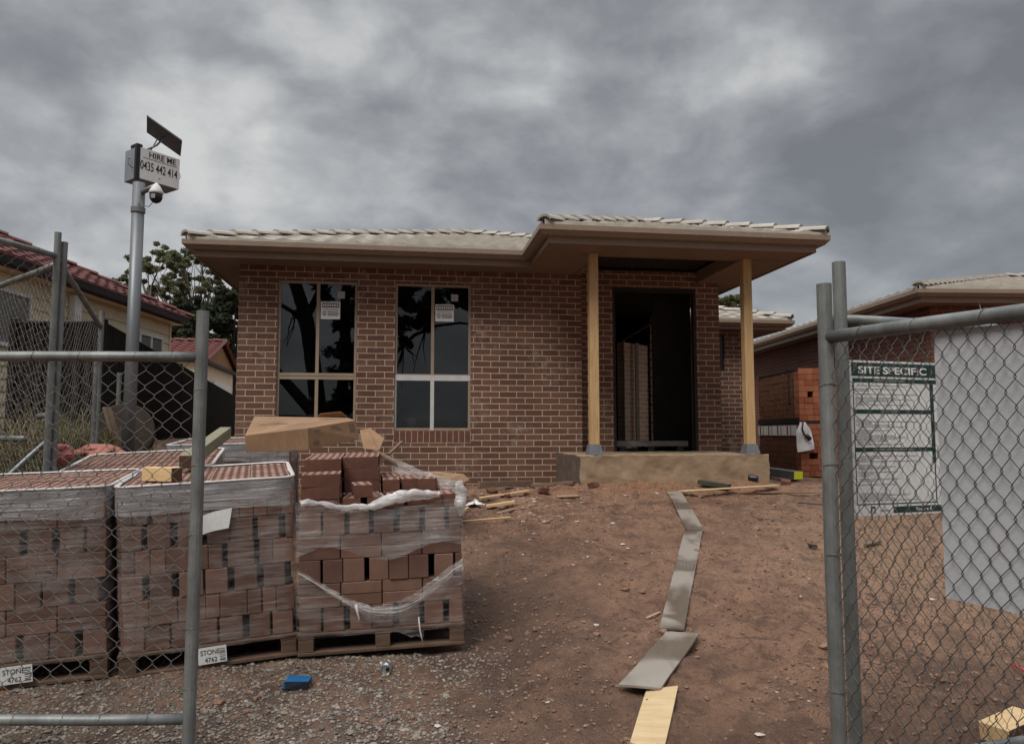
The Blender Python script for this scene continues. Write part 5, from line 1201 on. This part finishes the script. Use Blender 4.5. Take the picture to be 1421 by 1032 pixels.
# long grass
g = MB(); rnd = random.Random(33)
for _ in range(6000):
    cx = rnd.choice(((-3.75, 6.55, .35), (-3.9, 6.9, .35), (-3.75, 6.1, .3), (-4.2, 6.5, .5), (-4.4, 7.2, .5), (-4.9, 6.6, .7), (-3.85, 7.2, .2)))
    x = cx[0] + rnd.gauss(0, cx[2]); y = cx[1] + rnd.gauss(0, cx[2]); 
    if x > -3.45 or y < 5.3: continue
    if x > -3.62 and y < 6.5: continue
    if x > -3.8 and y > 7.0: continue
    h = rnd.uniform(.25, .7) * (1.0 + .25 * noise.noise(Vector((x * 2, y * 2, 0)))); a = rnd.uniform(0, 6.28); ln = rnd.uniform(.1, .6) * h; z = gz(x, y) - .03; wv = Vector((math.cos(a + 1.57), math.sin(a + 1.57), 0)) * .008; p0 = Vector((x, y, z)); dr_ = Vector((math.cos(a), math.sin(a), 0))
    p1 = p0 + dr_ * ln * .3 + Vector((0, 0, h * .6)); p2 = p0 + dr_ * ln + Vector((0, 0, h * rnd.uniform(.75, 1)))
    g.add([p0 - wv, p0 + wv, p1 + wv * .8, p1 - wv * .8, p2], [(0, 1, 2, 3), (3, 2, 4)])
for _ in range(900):   # tufts along fence and pallet edges
    x, y = rnd.choice(((rnd.uniform(-3.6, -2.4), 6.9 + rnd.gauss(0, .1)), (rnd.uniform(-4.6, -3.6), rnd.uniform(5.2, 6))))
    h = rnd.uniform(.1, .3); a = rnd.uniform(0, 6.28); z = gz(x, y) - .02; wv = Vector((math.cos(a + 1.57), math.sin(a + 1.57), 0)) * .004; p0 = Vector((x, y, z)); p2 = p0 + Vector((math.cos(a) * h * .4, math.sin(a) * h * .4, h)); g.add([p0 - wv, p0 + wv, p2], [(0, 1, 2)])
struct(g.build('grass', 'grass', None, fix=False), 'stuff')

# ------------------------------------------------------------------ path boards
def path_board(px4, mat, label, lift, warp=0.0, thick=.012):
    c = [hit(px, py, lift) for (px, py) in px4]; n = 14; mW = 6; vs = []; fs = []
    cen = sum(c, Vector()) / 4
    for s in (0, 1):
        for i in range(n + 1):
            for j in range(mW + 1):
                u, v = i / n, j / mW; p = c[0].lerp(c[1], v).lerp(c[3].lerp(c[2], v), u); p = p + Vector((0, 0, warp * math.sin(math.pi * u) - s * thick + .004 * math.sin(u * 7 + v * 2) + (.006 * (u - .5) ** 2))); vs.append(p - cen)
    k = (n + 1) * (mW + 1)
    for i in range(n):
        for j in range(mW):
            q = i * (mW + 1) + j; fs += [(q, q + 1, q + mW + 2, q + mW + 1), (k + q, k + q + mW + 1, k + q + mW + 2, k + q + 1)]
    for i in range(n): a = i * (mW + 1); b_ = a + mW; fs += [(a, a + mW + 1, k + a + mW + 1, k + a), (b_, k + b_, k + b_ + mW + 1, b_ + mW + 1)]
    for j in range(mW): a = j; b_ = n * (mW + 1) + j; fs += [(a, k + a, k + a + 1, a + 1), (b_, b_ + 1, k + b_ + 1, k + b_)]
    o = MB().add(vs, fs).build('plank', mat, None, smooth=False); o.location = cen; return tag(o, label, 'plank', 'boards laid as a path to the porch')
path_board([(925.5, 682), (945, 681.6), (977.6, 736.5), (953.5, 735)], 'plank_wet', 'short grey path board nearest the porch slab', .022, .01)
path_board([(949.9, 736.5), (975, 737), (949.5, 873), (915, 871)], 'plank_wet', 'longest grey path board, second from the porch slab', .030, .012)
path_board([(925.5, 876), (970.5, 879), (917, 955), (858, 950)], 'plank_wet', 'grey path board set askew, with a wet shiny lower half', .036, .004)
path_board([(897, 957), (941, 952), (905, 1110), (848, 1110)], 'plank_pine', 'pale yellow pine path board nearest the gate', .026, .0)

# ------------------------------------------------------------------ litter, offcuts and rubble
def stick(a, b_, wd, ht, mat, label, lift=.02, name='timber_offcut'):
    return timber(hit(*a, lift), hit(*b_, lift), wd, ht, name, mat, label, 'timber', 'timber offcuts on the clay')
stick((664, 676), (738, 674), .05, .07, 'oldwood', 'grey green board lying along the foot of the brick wall', .02)
stick((738, 675), (797, 671), .05, .035, 'oldwood', 'brown board end between the wall foot and the porch slab', .02)
stick((666, 692), (733, 682), .045, .02, 'pine', 'yellow batten nearest the wall beside the small cardboard box', .03)
stick((675, 704), (714, 698), .055, .03, 'pine', 'short yellow batten below the wall, beside the white rag', .025)
stick((637, 724), (709, 718), .018, .012, 'pine', 'long thin pale lath lying beside the torn pallet', .03)
stick((637, 715), (650, 705), .02, .02, 'pine', 'small lath leaning beside the torn pallet corner', .03)
stick((773, 689), (803, 688), .05, .012, 'chipwood', 'pale wood chip plank left of the porch slab', .025)
stick((946, 682), (1079, 674), .07, .014, 'plank_pine', 'long pale board lying across the top of the plank path', .05)
stick((970, 671), (1012, 678), .09, .05, 'treated_dark', 'dark green timber length at the foot of the porch slab', .03)
stick((1050, 684), (1140, 684), .03, .012, 'oldwood', 'long thin brown lath right of the porch slab', .02)
stick((1108, 698), (1195, 705), .025, .01, 'black', 'thin black strip on the clay by the right fence', .025, 'plastic_strip')
stick((897, 857), (916, 849), .014, .004, 'chipwood', 'small pale lath splinter beside the longest path board', .012)
stick((1121, 757), (1134, 759), .035, .02, 'bark_dark', 'small dark brown timber chunk beside the right fence posts', .02)
stick((604, 704), (650, 690), .02, .02, 'oldwood', 'brown lath behind the torn pallet, under the box', .04)
stick((690, 712), (742, 700), .02, .010, 'chipwood', 'thin pale splinter lying between white rag and porch', .02)
stick((1200, 757), (1222, 752), .03, .02, 'oldwood', 'weathered stub of wood seen through the right fence', .02)
rnd = random.Random(50)
for (px, py, lb) in ((700, 690, 'broken brown brick bit lying left of the yellow battens'), (752, 683, 'broken brick end close to the corner of the porch slab'), (684, 684, 'half brick at the wall foot behind the yellow batten'), (640, 676, 'half brick at the wall beside the small cardboard box'), (826, 676, 'brick bit under the front face of the porch slab'), (1090, 672, 'brick bit by the long grey metal section')):
    p_ = hit(px, py, .0); o = MB().bbox(-.055, .055, -.05, .05, 0, .07, .006).build('brick_fragment', 'lbrick', None); o.data.transform(Matrix.Shear('XY', 4, (rnd.uniform(-.3, .3), rnd.uniform(-.3, .3)))); o.location = p_ - Vector((0, 0, .015)); o.rotation_euler = (rnd.uniform(-.4, .4), rnd.uniform(-.4, .4), rnd.uniform(0, 3)); tag(o, lb, 'brick fragment', 'brick fragments near the house')
t = hit(658, 704); o = sheet([[(.0 + .2 * i / 8, .12 * j / 6 - .03 * math.sin(i), .02 + .05 * math.sin(math.pi * i / 8) * math.sin(math.pi * (j + 1) / 8)) for i in range(9)] for j in range(7)], 'plastic_scrap', 'white', None, .03, 12); o.location = t + Vector((-.09, -.02, 0)); tag(o, 'crumpled white plastic rag on the ground right of the torn pallet', 'plastic')
# steel channel with yellow label
a1 = hit(1108, 665, .02); o = timber(a1 + Vector((-.33, .62, .04)), a1, .19, .12, 'metal_box', ['panelgrey', 'yellow'], 'long grey metal box section with a bright yellow end label', 'metal section')
o.data.materials.append(M['can']); me = o.data
for p in me.polygons:
    if p.normal.x > .9: p.material_index = 1
    elif p.normal.z > .9: p.material_index = 2
# black can
def can(loc, rot, mat, label, name, r_=.033, l=.11, crush=.006, seed=1):
    prof = [(r_ * .72, 0), (r_ * .82, .004), (r_, .012)] + [(r_, .012 + (l - .024) * i / 6) for i in range(1, 7)] + [(r_ * .86, l - .003), (r_ * .82, l), (r_ * .74, l - .004)]
    b = MB(); b.lathe(prof, 20); b.v = [tuple(Vector(p) + crush * noise.noise_vector(Vector(p) * 28 + Vector((seed, 0, 0))) * (1.0 if .015 < p[2] < l - .01 else .3)) for p in b.v]
    b.lathe([(.010, l - .0028), (.012, l - .0024)], 10, 1, Matrix.Translation((.010, 0, 0)) @ Matrix.Scale(1, 4)); o = b.build(name, mat, None, smooth=False); o.location = loc; o.rotation_euler = rot; return tag(o, label, 'can')
can(hit(1038, 662, .036), (0, R(96), R(-22)), ['black', 'can'], 'black can lying on its side by the porch slab end', 'drink_can', .036, .12, .002)
c_ = hit(533, 927, .036); can(c_ + Vector((.0, .075, .004)), (R(96), 0, R(8)), ['can', 'black'], 'crushed silver drink can on the gravel before the torn pallet', 'drink_can', .034, .085, .014, 5)
# blue carton
p_ = hit(410, 957, .004); t = thing('cigarette_carton', 'small crushed blue carton lying on the gravel', 'carton', p_, R(6), rot=(R(-3), R(2), R(5)))
b = MB(); b.add([(-.072, 0, 0), (.062, .004, .0), (.066, .09, 0), (-.066, .09, 0), (-.066, .004, .042), (.066, 0, .045), (.072, .088, .052), (-.048, .096, .054)], [(0, 1, 5, 4), (1, 2, 6, 5), (2, 3, 7, 6), (3, 0, 4, 7), (0, 3, 2, 1)], 1); b.build('carton_side', ['navy', 'navy'], t)
MB().add([(-.066, .004, .0425), (.066, 0, .0455), (.072, .088, .0525), (-.048, .096, .0545)], [(0, 1, 2, 3)]).build('carton_top', 'blue', t, fix=False); MB().box(-.07, -.058, .002, .0005, .005, .035).build('carton_flap', 'blue', t)
# pine block and red strap at the right edge
p_ = hit(1402, 1042, 0.0); o = MB().bbox(0, .30, 0, .14, 0, .095, .003).build('timber_block', ['pine'], None); o.location = p_ + Vector((.0, .0, .0)); o.rotation_euler = (0, R(-4), R(28)); tag(o, 'fresh pale pine block lying under the right fence panel', 'timber')
o.data.materials.append(M['pine_end'])
for p in o.data.polygons:
    if p.normal.y < -.9: p.material_index = 1
q = [hit(1404, 921, .03), hit(1425, 932, .05), hit(1450, 940, .03)]; c0_ = q[0].copy(); o = MB().tube([p - c0_ for p in q], .008, 6).build('strap', 'redstrap', None); o.location = c0_; tag(o, 'red strap end on the mud at the far right', 'strap')
# wrapped bundle in the doorway
t = thing('timber_bundle', 'plastic wrapped bundle lying on dark blocks inside the doorway', 'bundle', hw(5.95, .75, 1.268), HR)
for x in (-.52, -.08, .38): MB().bbox(x, x + .11, -.25, .25, .0005, .075, .004).build('bearer', 'black', t)
b = MB()
for k in range(3): b.bbox(-.56, .56, -.24 + k * .16, -.09 + k * .16, .078, .15, .004)
b.build('boards', 'oldwood', t); lp = rrect(-.57, .57, -.26, .26, .03); b = MB(); shell(b, lp, [.07, .09, .11, .13, .155], lambda p, z: .01 * noise.noise(Vector((p[0] * 9, p[1] * 9, z * 40))))
b.build('plastic_wrap', 'film_torn', t, smooth=True, fix=False); sheet([[(-.57 + 1.14 * i / 18, -.26 + .52 * j / 6, .158) for i in range(19)] for j in range(7)], 'plastic_wrap', 'film_torn', t, .02, 7)

# scattered stones, clods and chips (numpy-built, one object each)
phi = (1 + 5 ** .5) / 2; ICO = np.array([(-1, phi, 0), (1, phi, 0), (-1, -phi, 0), (1, -phi, 0), (0, -1, phi), (0, 1, phi), (0, -1, -phi), (0, 1, -phi), (phi, 0, -1), (phi, 0, 1), (-phi, 0, -1), (-phi, 0, 1)]) / 1.902
ICF = [(0, 11, 5), (0, 5, 1), (0, 1, 7), (0, 7, 10), (0, 10, 11), (1, 5, 9), (5, 11, 4), (11, 10, 2), (10, 7, 6), (7, 1, 8), (3, 9, 4), (3, 4, 2), (3, 2, 6), (3, 6, 8), (3, 8, 9), (4, 9, 5), (2, 4, 11), (6, 2, 10), (8, 6, 7), (9, 8, 1)]
def scatter(name, mat, pts, seed, squash=.6):
    rs = np.random.RandomState(seed); V_s = []; F_s = []
    for k, (x, y, r_) in enumerate(pts):
        sc3 = np.array([rs.uniform(.7, 1.4), rs.uniform(.7, 1.2), squash * rs.uniform(.7, 1.2)]) * r_; v = ICO * (1 + rs.uniform(-.22, .22, (12, 1))) * sc3
        a = rs.uniform(0, 6.28); c, s = math.cos(a), math.sin(a); v = np.stack([v[:, 0] * c - v[:, 1] * s, v[:, 0] * s + v[:, 1] * c, v[:, 2]], 1) + np.array([x, y, terrain(x, y) + r_ * squash * .35])
        o_ = 12 * k; V_s.append(v); F_s += [(a_ + o_, b_ + o_, c_ + o_) for (a_, b_, c_) in ICF]
    b = MB(); b.v = [tuple(p) for p in np.concatenate(V_s)]; b.f = F_s; b.m = [0] * len(F_s); return struct(b.build(name, mat, None, fix=False), 'stuff')
rs = random.Random(77); gp = []
while len(gp) < 18000:
    x = rs.uniform(-3.2, .15); y = rs.uniform(2.75, 4.75)
    edge = sm(.2, -.75, x + .35 * noise.noise(Vector((x * 2, y * 2, 0)))) * (1 - .55 * sm(3.7, 4.6, y)); d = edge * (.75 + .9 * max(0, .45 + noise.noise(Vector((x * 1.6, y * 1.6, 5)))))
    if rs.random() < d: gp.append((x, y, .0042 + .0082 * rs.random() ** 2.0 + (.012 if rs.random() < .015 else 0)))
scatter('gravel', 'gravel', gp, 1)
cp = []
while len(cp) < 15000:
    y = 2.6 + 6.6 * rs.random() ** 1.3; x = rs.uniform(-.45 * y - .2, .75 * y)
    nn_ = noise.noise(Vector((x * 1.7, y * 1.7, 9))) + .5 * noise.noise(Vector((x * 4.5, y * 4.5, 2)))
    d = .12 + 1.5 * max(0, nn_) + .5 * math.exp(-((x - .05) / .5) ** 2) + .35 * sm(1.4, 2.2, x)
    if x < -.3 and 4.3 < y < 5.6: continue
    if rs.random() < d * .8: cp.append((x, y, .0035 + .012 * rs.random() ** 3 + (.03 * rs.random() ** 2 if nn_ > .25 and rs.random() < .06 else 0)))
scatter('clay_clods', 'clod', cp, 2, .7)
kp = []
for _ in range(110):
    y = 3.0 + 5.8 * rs.random(); x = rs.uniform(-.1 * y, .7 * y)
    kp.append((x, y, .007 + .018 * rs.random() ** 2.2))
for _ in range(70): kp.append((rs.gauss(.55, .5), rs.gauss(6.9, .7), .008 + .016 * rs.random() ** 2))
for _ in range(40): kp.append((rs.gauss(.3, .6), rs.gauss(8.2, .4), .008 + .02 * rs.random() ** 2))
for _ in range(130): kp.append((rs.uniform(-.5, 2.0), 9.6 - .0 * rs.random() - rs.random() ** 1.6 * 1.2, .008 + .02 * rs.random() ** 2))
kp = [k for k in kp if not (k[0] > .55 and k[1] > 8.95)]
scatter('pale_rubble', 'chip', kp, 3, .28)

t = thing('plastic_tub', 'small pale plastic tub standing inside the right front window', 'tub', hw(2.33, .20, 1.6005), HR)
MB().lathe([(.055, 0), (.075, .14), (.08, .145), (.08, .155), (.07, .155), (.052, .02)], 18).build('tub', 'tape', t, smooth=True)
